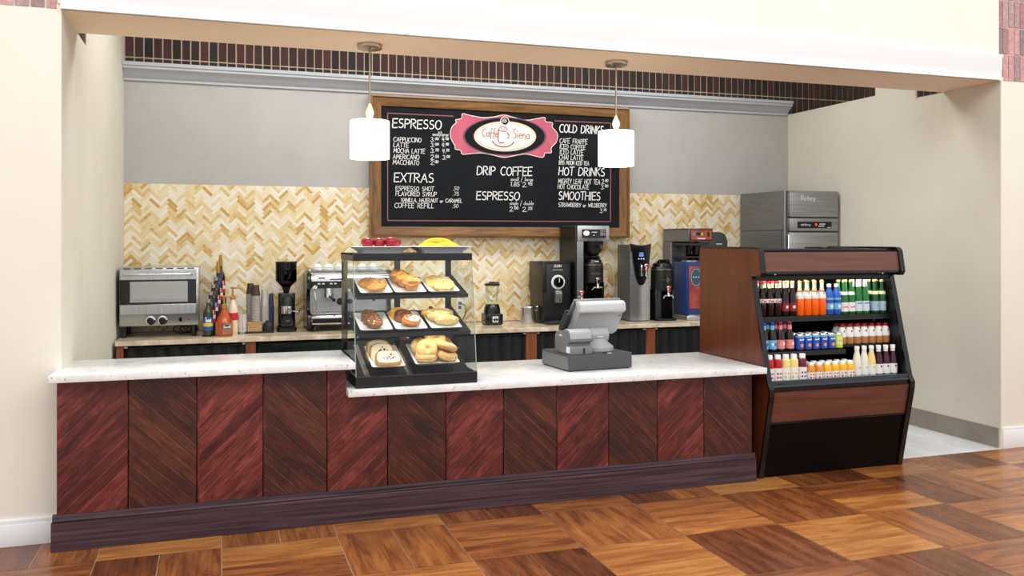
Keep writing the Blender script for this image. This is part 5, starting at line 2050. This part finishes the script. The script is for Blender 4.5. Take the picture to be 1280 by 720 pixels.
for i, (u, v, tipd, w) in enumerate(((-.022, .078, 34, 'rear'), (-.010, .022, 26, 'middle'), (.012, -.060, 6, 'front'))):
    b = food('fruit_loaf_slice', 'pale fruit loaf slice with dark berries, the %s slice on the bottom left tray' % w, 'bread', t31, u, v, .010 + .004 * i, 'fruit loaf slices in the pastry case', R(-4), R(tipd))
    out = [(-.058, -.062), (.058, -.062), (.060, .030), (.050, .058), (.025, .068), (-.025, .068), (-.050, .058), (-.060, .030)]
    MB().prism(smooth(out, 3), 'z', 0, .022, .002, 1).build('slice', [M['loaf']], b)
    mb = MB()
    so = smooth(out, 3)
    mb.tube([(x * 1.004, y * 1.004, .011) for x, y in so], .0118, 6, True)
    mb.build('slice_crust', M['loaf_crust'], b, 'golden crust')
    specks(b, [M['berry'], M['berry'], M['dried_red']], (.050, .055), 20, .0058, 80 + i, lambda q: .0215, 'berries', 'dark berries')


def bagel(label, u, v, h, tip, roll=0, rzz=0, seam=True):
    b = food('bagel', label, 'bagel', t32, u, v, h, 'bagels in the pastry case', R(rzz), R(tip), R(roll))
    mb = MB()
    n, m_ = 30, 14
    for i in range(n):
        a0, a1 = 2 * PI * i / n, 2 * PI * (i + 1) / n
        for k in range(m_):
            c0, c1 = 2 * PI * k / m_, 2 * PI * (k + 1) / m_
            P = lambda a, c: ((.036 + .030 * math.cos(c)) * math.cos(a), (.036 + .030 * math.cos(c)) * math.sin(a), .024 + .024 * math.sin(c))
            mb.f([mb.v(P(a0, c0)), mb.v(P(a1, c0)), mb.v(P(a1, c1)), mb.v(P(a0, c1))])
    bmesh.ops.remove_doubles(mb.bm, verts=mb.bm.verts[:], dist=.0001)
    mb.build('crust', M['bagel'], b)
    mb = MB()
    mb.lathe([(.0655, .0255), (.0664, .0265), (.0655, .0275)], 0, 0, -.004, 30)
    mb.build('cut_line', M['loaf'], b, 'pale cut line')


bagel('bagel lying front left at the bottom of the heap on the large tray', -.055, -.075, .010, 0)
bagel('bagel lying front right at the bottom of the heap on the large tray', .070, -.070, .010, 0, 0, 40)
bagel('bagel leaning forward on top of the front left bagel', -.050, -.045, .058, 42)
bagel('bagel stacked on the front right bagel', .068, -.050, .058, 4, 3, 90)
bagel('bagel leaning at the rear left of the heap', -.070, .045, .030, 40, 0, 20)
bagel('topmost bagel in the middle of the heap', .012, .020, .092, 24, 6)
bagel('bagel at the rear right of the heap behind the stacked ones', .082, .050, .040, 30, 0, 60)


# dishes of fruit on top of the case
def fruit_dish(label, x, w):
    d = thing('serving_dish', label, 'dish', (x, .26, 1.5272), 0, 'white fruit dishes on the pastry case')
    mb = MB()
    def ring(fx, fy, z, r):
        return [(a, b, z) for a, b in rrect(-w / 2 * fx, w / 2 * fx, -.13 * fy, .13 * fy, r)]
    loft(mb, [ring(.70, .66, 0, .02), ring(.74, .72, .012, .02), ring(.97, .96, .036, .02), ring(1.0, 1.0, .038, .02), ring(.99, .98, .041, .02), ring(.94, .92, .037, .02), ring(.72, .69, .010, .02)])
    mb.build('bowl', M['porcelain'], d)


fruit_dish('white dish of red apples on top of the pastry case', 1.738, .345)
fruit_dish('white dish of bananas on top of the pastry case', 2.108, .355)
M['apple'] = noisy('red_apple_skin', (172, 18, 34), (128, 10, 24), (20, 20, 8), .22, detail=4)
for i, (x, y, z, w) in enumerate(((1.660, .24, 1.588, 'leftmost red apple'), (1.733, .255, 1.587, 'middle red apple'), (1.805, .23, 1.590, 'large front right red apple'), (1.838, .30, 1.585, 'red apple half hidden at the right'))):
    a = thing('apple', '%s in the white dish on the pastry case' % w, 'apple', (x, y, z), 0, 'apples on the pastry case')
    mb = MB()
    s_ = 1.08 if i == 2 else 1.0
    mb.lathe([(0, -.024), (.008, -.031), (.018, -.032), (.030, -.022), (.0375, -.004), (.0385, .008), (.034, .022), (.024, .030), (.012, .031), (.005, .025), (0, .021)][::1], 0, 0, 0, 26)
    for v in mb.bm.verts:
        v.co *= s_
    mb.build('skin', M['apple'], a)
    mb = MB()
    mb.tube([(0, 0, .022), (.002, 0, .034), (.006, 0, .042)], .0016, 6)
    mb.build('stem', M['nut'], a)
M['banana'] = noisy('banana_skin', (246, 212, 60), (236, 196, 40), (6, 6, 6), .4)
for i, (x, y, z, L_, rzz, w) in enumerate(((2.030, .215, 1.578, .15, 10, 'short banana lying at the left'), (2.140, .205, 1.580, .17, 3, 'banana lying at the right front'), (2.095, .25, 1.606, .20, 6, 'topmost banana resting across the others'))):
    b = thing('banana', '%s of the white fruit dish' % w, 'banana', (x, y, z), R(rzz), 'bananas on the pastry case')
    n = 11
    pts, rr_ = [], []
    for k in range(n):
        q = -1 + 2 * k / (n - 1)
        pts.append((q * L_ / 2, 0, -.020 * q * q))
        rr_.append(.0155 * (1 - abs(q) ** 4 * .72))
    mb = MB()
    mb.tube(pts, rr_, 10)
    mb.build('peel', M['banana'], b)
    mb = MB()
    mb.tube([(L_ / 2, 0, -.020), (L_ / 2 + .016, 0, -.022)], [.0045, .0035], 6)
    mb.blob((-L_ / 2 - .001, 0, -.020), (.004, .004, .004), 0, 5, 0, None, 8, 6)
    mb.build('stem', M['nut'], b)

# ------------------------------------------------------------------ drinks cooler
ck = thing('drinks_cooler', 'open-front drinks cooler in dark red wood with black edges beside the counter', 'drinks cooler', (4.85, .42, 0))
O = ck.location
M['mahog'] = noisy('mahogany_side', (102, 46, 24), (74, 32, 18), (26, 26, 1.3), .32, detail=6, lo=.3, hi=.7, dist=.4)
M['mahog_f'] = noisy('mahogany_front', (118, 70, 57), (92, 50, 41), (1.6, 26, 26), .34, detail=6, lo=.3, hi=.7, dist=.5)
M['bumper'] = mat('black_bumper', (16, 17, 20), .14)
M['gun'] = mat('gunmetal_edge', (60, 63, 68), .22, .6)
side = [(.80, 0), (.80, 1.548)] + arc(.075, 1.51, .038, .038, 90, 180, 5)[::1] + [(.014, 1.385), (.024, 1.368), (.128, 1.358), (-.052, .650), (-.078, .612), (-.076, .575), (.046, 0.0)]
CL, CR = 4.262, 5.452
for a, b in ((CL, CL + .022), (CR - .022, CR)):
    mb = MB(O)
    mb.prism(side, 'x', a, b)
    mb.build('side_panel', M['mahog'], ck)
# black bumper strip round the front edges of both side panels
edge = side[1:]
for a, b in ((CL - .002, CL + .034), (CR - .034, CR + .004)):
    mb = MB(O)
    fr_ = [(.79, 1.549)] + edge[1:]
    off = []
    for i, p in enumerate(fr_):
        p0 = Vector(fr_[max(i - 1, 0)])
        p1 = Vector(fr_[min(i + 1, len(fr_) - 1)])
        d_ = (p1 - p0).normalized()
        nn = Vector((-d_.y, d_.x))
        off.append((Vector(p) + nn * .003, Vector(p) - nn * .011))
    # keep the outer side outward (towards the room)
    for i in range(len(off) - 1):
        q = []
        for x in (a, b):
            for e in (0, 1):
                for k in (i, i + 1):
                    q.append((x, off[k][e].x, off[k][e].y))
        v = [mb.v(p) for p in q]
        mb.f([v[0], v[1], v[3], v[2]])
        mb.f([v[4], v[6], v[7], v[5]])
        mb.f([v[0], v[4], v[5], v[1]])
        mb.f([v[2], v[3], v[7], v[6]])
        if i == 0:
            mb.f([v[0], v[2], v[6], v[4]])
        if i == len(off) - 2:
            mb.f([v[1], v[5], v[7], v[3]])
    mb.build('bumper_edge', M['bumper'], ck)
I0, I1 = CL + .022, CR - .022
mb = MB(O)
mb.box(I0, I1, .09, .80, 1.515, 1.546, .004, 1)
mb.box(5.05, 5.35, .3, .6, 1.546, 1.556, .002, 1)
mb.build('top', M['bumper'], ck)
mb = MB(O)
mb.m(0).prism([(.040, 1.525), (.020, 1.392), (.06, 1.392), (.08, 1.525)], 'x', I0 + .010, I1 - .010)
mb.m(1).prism([(.036, 1.535), (.040, 1.524), (.10, 1.524), (.10, 1.535)], 'x', I0, I1)
mb.m(1).prism([(.018, 1.394), (.016, 1.380), (.128, 1.358), (.135, 1.366), (.06, 1.394)], 'x', I0, I1)
mb.build('canopy', [M['mahog_f'], M['bumper']], ck)
mb = MB(O)
for x in (4.40, 5.30):
    mb.lathe([(.008, 0), (.007, -.004), (0, -.005)], x, .055, 1.374, 12, 'y')
mb.build('screw_caps', M['chrome'], ck)
# interior: back, top, deck
M['inner'] = mat('black_interior', (14, 14, 15), .45)
mb = MB(O)
mb.box(I0, I1, .70, .72, .60, 1.50)
mb.box(I0, I1, .12, .70, 1.345, 1.357)
mb.box(I0, I1, -.03, .72, .60, .652)
mb.box(I0, I0 + .008, .13, .70, .652, 1.345)
mb.box(I1 - .008, I1, .13, .70, .652, 1.345)
mb.box(I0, I1, .126, .132, 1.331, 1.358)
mb.build('liner', M['inner'], ck)
for a, b in ((I0 + .0002, I0 + .003), (I1 - .003, I1 - .0002)):
    mb = MB(O)
    mb.prism([(.70, .645), (.70, 1.35), (.125, 1.352), (-.045, .655), (-.06, .62), (.1, .60)], 'x', a, b)
    mb.build('inner_side', M['inner'], ck)
mb = MB(O)
mb.box(I0 + .06, I1 - .06, .140, .168, 1.3345, 1.344, .003, 1)
mb.build('light_tube', mat('lit_cooler_tube', (255, 255, 255), .4, emit=(255, 250, 236), estr=34), ck)
mb = MB(O)
mb.m(0).prism([(-.058, .666), (-.034, .666), (-.034, .640), (-.068, .640), (-.074, .628), (-.060, .640)], 'x', I0, I1)
mb.m(1).prism([(-.072, .628), (-.02, .640), (-.02, .60), (-.070, .606)], 'x', I0, I1)
mb.build('front_lip', [M['gun'], M['bumper']], ck)
mb = MB(O)
for x in (4.36, 5.33):
    mb.box(x - .03, x + .03, -.060, -.045, .640, .652, .003, 1)
mb.build('lip_latch', M['black'], ck)
mb = MB(O)
y_of = lambda z: -.072 + (.600 - z) / .600 * .116
mb.m(0).prism([(y_of(.598), .598), (y_of(.385), .385), (y_of(.385) + .03, .385), (y_of(.598) + .03, .598)], 'x', I0 + .012, I1 - .012)
mb.m(1).prism([(y_of(.606) - .003, .606), (y_of(.596) - .003, .596), (y_of(.596) + .03, .596), (y_of(.606) + .03, .606)], 'x', I0, I1)
mb.m(1).prism([(y_of(.388) - .004, .388), (y_of(.374) - .004, .374), (y_of(.374) + .03, .374), (y_of(.388) + .03, .388)], 'x', I0, I1)
mb.build('lower_panel', [M['mahog_f'], M['bumper']], ck)
mb = MB(O)
mb.prism([(y_of(.374) + .004, .374), (y_of(.0) + .004, .0), (y_of(0) + .05, 0), (y_of(.374) + .05, .374)], 'x', I0, I1)
mb.build('kick_plate', mat('espresso_kick_plate', (11, 6, 5), .4, spec=.12), ck)
mb = MB(O)
mb.box(I0, I1, .76, .80, 0, 1.53)
mb.build('rear_panel', M['inner'], ck)
TOPZ, MIDZ, MIDR, DECK = 1.078, .846, .868, .654
mb = MB(O)
mb.m(0).box(I0 + .01, I1 - .01, .120, .70, TOPZ - .022, TOPZ - .002)
mb.m(0).box(I0 + .01, I1 - .01, .112, .120, TOPZ - .036, TOPZ - .002, .002, 1)
mb.m(1).box(I0 + .02, I1 - .02, .110, .113, TOPZ - .036, TOPZ - .031)
mb.m(0).box(5.272, 5.286, .115, .70, TOPZ - .05, TOPZ - .022)
mb.build('shelf', [M['inner'], M['gun']], ck)
mb = MB(O)
mb.box(I0 + .01, 4.975, .050, .70, MIDZ - .022, MIDZ - .002)
mb.box(I0 + .01, 4.975, .042, .050, MIDZ - .034, MIDZ - .002, .002, 1)
mb.build('shelf', M['inner'], ck)
mb = MB(O)
mb.box(4.982, I1 - .01, .105, .70, MIDR - .018, MIDR - .002)
mb.build('shelf', M['inner'], ck)

# bottles -------------------------------------------------------------
M['cola'] = mat('cola', (26, 10, 8), .1)
M['neck'] = mat('pale_green_glass', (196, 208, 168), .08, spec=.7)
M['clear_neck'] = mat('clear_bottle_glass', (232, 226, 206), .08, spec=.7)
M['orange_soda'] = mat('orange_soda', (246, 104, 14), .12)
M['blue_glass'] = mat('blue_bottle', (40, 88, 178), .1)
M['green_glass'] = mat('green_bottle', (34, 110, 44), .1)
M['green_dark'] = mat('dark_green_bottle', (24, 76, 36), .1)
M['brown_glass'] = mat('brown_bottle', (34, 20, 18), .1)
M['lab_pale'] = mat('pale_blue_label', (206, 222, 232), .5)
M['lab_pink'] = mat('pink_label', (220, 130, 140), .5)
M['lab_sky'] = mat('sky_blue_label', (110, 180, 216), .5)
M['lab_crim'] = mat('crimson_label', (150, 14, 32), .5)
M['gold_foil'] = mat('gold_foil', (214, 182, 110), .35, .4)
M['orange_mark'] = mat('orange_mark', (236, 150, 60), .5)
M['lime'] = mat('lime_can', (186, 214, 40), .3)
M['can_blue'] = mat('blue_can', (30, 76, 170), .3, .2)
M['alu'] = mat('can_aluminium', (200, 202, 204), .25, 1.0)
M['milk_coffee'] = mat('milk_coffee', (176, 124, 76), .15)
M['lemonade'] = mat('cloudy_lemonade', (232, 228, 206), .12)
M['lemon_y'] = mat('yellow_lemonade', (236, 214, 132), .12)
M['grape'] = mat('dark_purple_juice', (52, 14, 32), .12)
M['j_red'] = mat('red_juice', (188, 24, 34), .15)
M['j_yel'] = mat('pale_yellow_juice', (242, 222, 140), .15)
M['j_pur'] = mat('purple_juice', (110, 28, 56), .15)
M['j_org'] = mat('orange_juice', (226, 146, 48), .15)
M['j_gold'] = mat('golden_juice', (240, 186, 46), .15)
M['white_cap'] = mat('white_cap', (248, 248, 248), .35)
LONG = [(0, 0), (.027, 0), (.030, .005), (.030, .115), (.0275, .135), (.016, .175), (.0125, .195), (.0125, .236), (0, .236)]
NS = 16


def wrap(r):
    return lambda u, v: (r * math.sin(u / r), -r * math.cos(u / r), v)


def bottle(name, cat, prof, segm, bm_, cap=None, capm=None, label=None, lm=None, marks=None, neck=None, nm=None):
    """prototype parts for one kind of bottle: body, cap, label (with marks)"""
    t_ = bpy.data.objects.new(name, None)
    t_.empty_display_size = .02
    COL.objects.link(t_)
    t_['category'] = cat
    MB().lathe(prof, 0, 0, 0, NS, 'z', segm).build('bottle_body', bm_, t_)
    if cap:
        MB().lathe(cap, 0, 0, 0, NS).build('cap', capm, t_)
    if label:
        mb = MB()
        for z0, z1, r, k in label:
            mb.m(k).lathe([(r, z0), (r, z1)], 0, 0, 0, NS)
        if marks:
            marks(mb)
        mb.build('bottle_label', lm, t_, sharp=60)
    if neck:
        mb = MB()
        mb.lathe(neck, 0, 0, 0, NS)
        mb.build('neck_label', nm, t_)
    return t_


def mark_script(text, z, h, w, sw, k, r, seed=1):
    def f_(mb):
        mb.m(k)
        p = wrap(r)
        write(mb, text, h, w, sw, lambda u, v: p(u - w / 2, z + v), seed, .2)
    return f_


def mark_dots(z, dz, r, ks, n=2, s_=.006, nu=3, du=.014):
    def f_(mb):
        p = wrap(r)
        for i in range(nu):
            for j in range(n):
                u0 = (i - (nu - 1) / 2) * du
                v0 = z + j * dz
                mb.m(ks[(i + j) % len(ks)])
                mb.poly([p(u0 + s_ * math.cos(a), v0 + s_ * math.sin(a)) for a in [2 * PI * q / 10 for q in range(10)]])
    return f_


CAP = [(.0140, .228), (.0145, .232), (.0135, .242), (0, .243)]
S8 = [0, 0, 0, 0, 0, 1, 1, 1]
cola = bottle('soda_bottle', 'bottle', LONG, [0, 0, 0, 0, 0, 0, 1, 1], [M['cola'], M['neck']], CAP, M['red'], [(.095, .122, .0306, 0)], [M['lab_white'], M['lab_red']], mark_script('Cola', .1, .016, .044, .005, 1, .0312, 3))
cherry = bottle('soda_bottle', 'bottle', LONG, [0, 0, 0, 0, 0, 0, 1, 1], [M['cola'], M['clear_neck']], CAP, M['gold_foil'], [(.035, .090, .0306, 0)], [M['lab_crim'], M['lab_white']], mark_dots(.064, .012, .0312, [1], 1, .011, 1))
orng = bottle('soda_bottle', 'bottle', LONG, [0, 0, 0, 0, 0, 1, 1, 1], [M['orange_soda'], M['clear_neck']], CAP, M['gold_foil'], [(.118, .138, .0298, 0)], [M['lab_white'], M['lab_blue'], M['orange_mark']], mark_script('C', .148, .016, .012, .004, 1, .0272, 5), [(.0282, .139), (.0212, .163)], M['lab_white'])
blue = bottle('water_bottle', 'bottle', [(0, 0), (.028, 0), (.031, .006), (.030, .06), (.0285, .075), (.031, .09), (.031, .125), (.022, .165), (.014, .185), (.013, .205), (0, .205)], None, M['blue_glass'], [(.0150, .195), (.0155, .215), (0, .217)], M['white_cap'], [(.038, .082, .0316, 0)], [M['lab_sky'], M['lab_white']], mark_dots(.06, .02, .0325, [1], 1, .013, 1), [(.0318, .106), (.0318, .120)], M['lab_sky'])
perr = bottle('water_bottle', 'bottle', LONG, None, M['green_glass'], CAP, M['gold_foil'], [(.020, .085, .0306, 0)], [M['lab_white'], M['lab_pink'], M['green_glass']], mark_script('water', .048, .016, .048, .004, 1, .0312, 7), [(.0276, .138), (.0225, .160)], M['lab_white'])
pell = bottle('water_bottle', 'bottle', LONG, None, M['green_glass'], CAP, M['white_cap'], [(.020, .092, .0306, 0)], [M['lab_pale'], M['lab_white'], M['lab_blue']], mark_script('water', .074, .012, .046, .003, 2, .0312, 8), [(.0150, .192), (.0150, .226)], M['lab_white'])
pel2 = bottle('water_bottle', 'bottle', LONG, None, M['green_dark'], CAP, M['gold_foil'], [(.020, .088, .0306, 0)], [mat('steel_blue_label', (164, 190, 206), .5), M['seed'], M['lab_red']], mark_dots(.058, .02, .0312, [2], 1, .005, 1), [(.0276, .138), (.0225, .160)], M['seed'])
RB = [(0, 0), (.027, 0), (.030, .005), (.030, .095), (.0275, .112), (.015, .145), (.0125, .155), (.0125, .192), (0, .192)]
RCAP = [(.0140, .184), (.0145, .188), (.0135, .197), (0, .198)]
rb_b = bottle('root_beer_bottle', 'bottle', RB, None, M['brown_glass'], RCAP, M['can_blue'], [(.018, .078, .0306, 0)], [M['lab_sky'], M['lab_white'], M['lab_blue']], mark_dots(.05, .016, .0312, [1, 2], 1, .010, 2, .02), [(.0152, .148), (.0138, .178)], M['lab_sky'])
rb_p = bottle('root_beer_bottle', 'bottle', RB, None, M['brown_glass'], RCAP, M['lab_crim'], [(.018, .078, .0306, 0)], [M['lab_pink'], M['orange_mark'], M['lab_white']], mark_dots(.052, .016, .0312, [1, 2], 1, .012, 2, .02), [(.0152, .148), (.0138, .178)], M['lab_pink'])
CAN = [(0, .003), (.024, 0), (.0315, .008), (.0315, .100), (.027, .110), (.0255, .112), (.025, .108), (0, .108)]
can = bottle('drink_can', 'can', CAN, [1, 1, 0, 1, 1, 1, 1], [M['can_blue'], M['alu']], None, None, [(.088, .099, .0319, 0)], [M['lab_sky'], M['lab_white'], M['orange_mark']],
             lambda mb: (mark_script('soda', .070, .012, .036, .004, 1, .0324, 2)(mb), mark_dots(.035, .02, .0324, [2], 1, .013, 1)(mb)))
mb = MB()
mb.tube([(-.006, -.01, .109), (-.006, .008, .111), (.006, .008, .111), (.006, -.01, .109)], .0022, 6)
mb.build('pull_tab', M['alu'], can)
lime = bottle('drink_can', 'can', CAN, [1, 1, 0, 1, 1, 1, 1], [M['lime'], M['alu']], None, None, [(.028, .085, .0319, 0)], [mat('pale_lime_band', (222, 232, 150), .4), M['orange_mark']], mark_dots(.058, .02, .0324, [1], 1, .006, 2, .016))
FR = [(0, 0), (.029, 0), (.031, .005), (.031, .060), (.027, .095), (.017, .122), (.0165, .136), (0, .136)]
frap = bottle('coffee_drink_bottle', 'bottle', FR, None, M['milk_coffee'], [(.0178, .122), (.0182, .140), (0, .141)], M['lab_crim'], None, None, None, [(.0312, .050), (.0316, .062), (.0276, .096), (.0190, .118)], M['lab_white'])
mb = MB()
p = wrap(.0300)
mb.poly([p(u, v) for u, v in ((-.006, .084), (.006, .084), (.006, .098), (-.006, .098))])
mb.build('label_mark', M['lab_red'], frap)
LE = [(0, 0), (.027, 0), (.030, .005), (.030, .095), (.026, .125), (.0165, .165), (.0155, .172), (.0155, .196), (0, .196)]
LC = [(.0170, .184), (.0175, .205), (.015, .208), (0, .208)]


def lemo(m_, dot):
    return bottle('lemonade_bottle', 'bottle', LE, [0, 0, 0, 0, 0, 1, 1, 1], [m_, M['clear_neck']], LC, M['white_cap'], [(.010, .078, .0306, 0)], [M['lab_white'], dot], mark_dots(.062, .02, .0312, [1], 1, .008, 1))


l_w, l_y, l_g = lemo(M['lemonade'], M['lab_yel']), lemo(M['lemon_y'], M['lab_yel']), lemo(M['grape'], mat('magenta_dot', (176, 30, 90), .5))
JU = [(0, 0), (.028, 0), (.031, .005), (.031, .120), (.029, .140), (.018, .150), (.018, .160), (0, .160)]
JC = [(.0210, .147), (.0215, .150), (.0215, .172), (.019, .177), (0, .177)]


def juice(m_, dots):
    return bottle('juice_bottle', 'bottle', JU, None, m_, JC, M['white_cap'], [(.004, .088, .0318, 0)], [M['lab_white']] + dots, mark_dots(.026, .026, .0325, [1, len(dots)], 2, .0068, 3, .019))


j_r, j_y, j_p = juice(M['j_red'], [M['lab_red'], M['lab_crim']]), juice(M['j_yel'], [M['lab_yel'], M['j_yel']]), juice(M['j_pur'], [M['lab_red'], M['lab_blue']])
SM = [(0, 0), (.028, 0), (.031, .004), (.031, .078), (.026, .090), (.017, .095), (.017, .1), (0, .1)]
SCP = [(.0200, .092), (.0205, .095), (.0205, .110), (.018, .114), (0, .114)]


def small(m_):
    return bottle('juice_bottle', 'bottle', SM, None, m_, SCP, M['white_cap'], [(.004, .048, .0318, 0)], [M['lab_white'], M['lab_red'], M['orange_mark']], mark_dots(.014, .020, .0325, [1, 2], 2, .0062, 3, .019))


s_o, s_g = small(M['j_org']), small(M['j_gold'])
TH = 'first second third fourth fifth sixth seventh eighth ninth tenth'.split()
used = set()


def row(proto, xs, y, z, desc, where, group, ydup=None, behind=None):
    """one bottle per x; a second one directly behind each when ydup is given"""
    for i, x in enumerate(xs):
        ordn_ = ('only' if len(xs) == 1 else TH[i])
        lb = '%s %s, %s from the left' % (desc, where, ordn_) if len(xs) > 1 else '%s %s' % (desc, where)
        if proto.name not in used:
            used.add(proto.name)
            proto.location = (x, y, z)
            proto['label'] = lb
            proto['group'] = group
        else:
            dup(proto, (x, y, z), lb, R(random.uniform(-8, 8)), group)
        if ydup:
            dup(proto, (x + .004, ydup, z), '%s %s' % (desc, behind % ordn_ if '%s' in behind else behind), R(random.uniform(-8, 8)), group)


G1, G2, G3 = 'bottles on the top cooler shelf', 'drinks on the middle cooler shelf', 'bottles on the bottom cooler deck'
y = .160
row(cola, [4.368, 4.430, 4.492], y, TOPZ, 'dark cola bottle', 'at the front of the top cooler shelf', G1, .225, 'behind the %s front cola on the top shelf')
row(cherry, [4.554, 4.616], y, TOPZ, 'crimson labelled dark soda bottle', 'beside the orange sodas', G1, .225, 'in the second row behind the %s crimson front one')
row(orng, [4.678, 4.740, 4.802, 4.864], y, TOPZ, 'bright orange soda bottle', 'at the front of the top cooler shelf', G1)
row(perr, [4.82, 4.89, 4.96], .29, TOPZ, 'gold capped green bottle', 'behind the orange and blue bottles', G1)
row(blue, [4.926, 4.989], y, TOPZ, 'blue plastic water bottle', 'between the orange and green bottles', G1)
row(perr, [5.052, 5.114], y, TOPZ, 'green bottle with pink and white label', 'beside the blue bottles', G1, .225, 'behind the %s pink and white front one')
row(pell, [5.176, 5.238], y, TOPZ, 'green bottle with pale blue label', 'on the top shelf', G1, .225, 'behind the %s pale blue front one')
row(pel2, [5.322, 5.386], y, TOPZ, 'dark green bottle with steel blue label', 'on the top shelf', G1, .225, 'behind the %s front one at the right end')
y = .086
row(rb_b, [4.334, 4.400], y, MIDZ, 'dark bottle with sky blue label', 'on the middle shelf', G2, .15, 'behind the %s sky blue front one')
row(rb_p, [4.466, 4.540], y, MIDZ, 'dark bottle with pink label', 'on the middle shelf', G2, .15, 'behind the %s pink front one')
row(can, [4.620, 4.685, 4.750, 4.815, 4.880], y, MIDZ, 'blue drink can', 'at the front of the middle cooler shelf', G2, .153, 'in the second row behind the %s front can')
row(lime, [4.944], y, MIDZ, 'lime green drink can', 'at the right end of the blue cans', G2)
row(frap, [5.020, 5.084, 5.148, 5.212, 5.276, 5.340, 5.400], .142, MIDR, 'milky coffee bottle', 'on the middle cooler shelf', G2, .206, 'in the second row behind the %s front one')
y = .025
row(j_r, [4.334, 4.399], y, DECK, 'red juice bottle', 'on the cooler bottom deck', G3, .09, 'behind the %s red front one')
row(j_y, [4.464, 4.529], y, DECK, 'pale yellow juice bottle', 'on the cooler bottom deck', G3, .09, 'behind the %s pale yellow front one')
row(j_p, [4.597], y, DECK, 'purple juice bottle', 'at the front of the cooler bottom deck', G3, .09, 'directly behind the front purple one')
row(s_o, [4.667, 4.735], y, DECK, 'small orange juice bottle', 'beside the purple juice', G3, .09, 'behind the %s small orange front one')
row(s_g, [4.802, 4.866, 4.930, 4.994], y, DECK, 'small golden juice bottle', 'on the cooler bottom deck', G3, .09, 'behind the %s small golden front one')
row(l_w, [5.062, 5.124], .036, DECK, 'cloudy white lemonade bottle', 'on the cooler bottom deck', G3)
row(l_y, [5.186], .036, DECK, 'yellow lemonade bottle', 'beside the dark purple bottles on the cooler bottom deck', G3)
row(l_g, [5.248, 5.310, 5.372], .036, DECK, 'dark purple juice bottle', 'at the right end of the deck', G3)
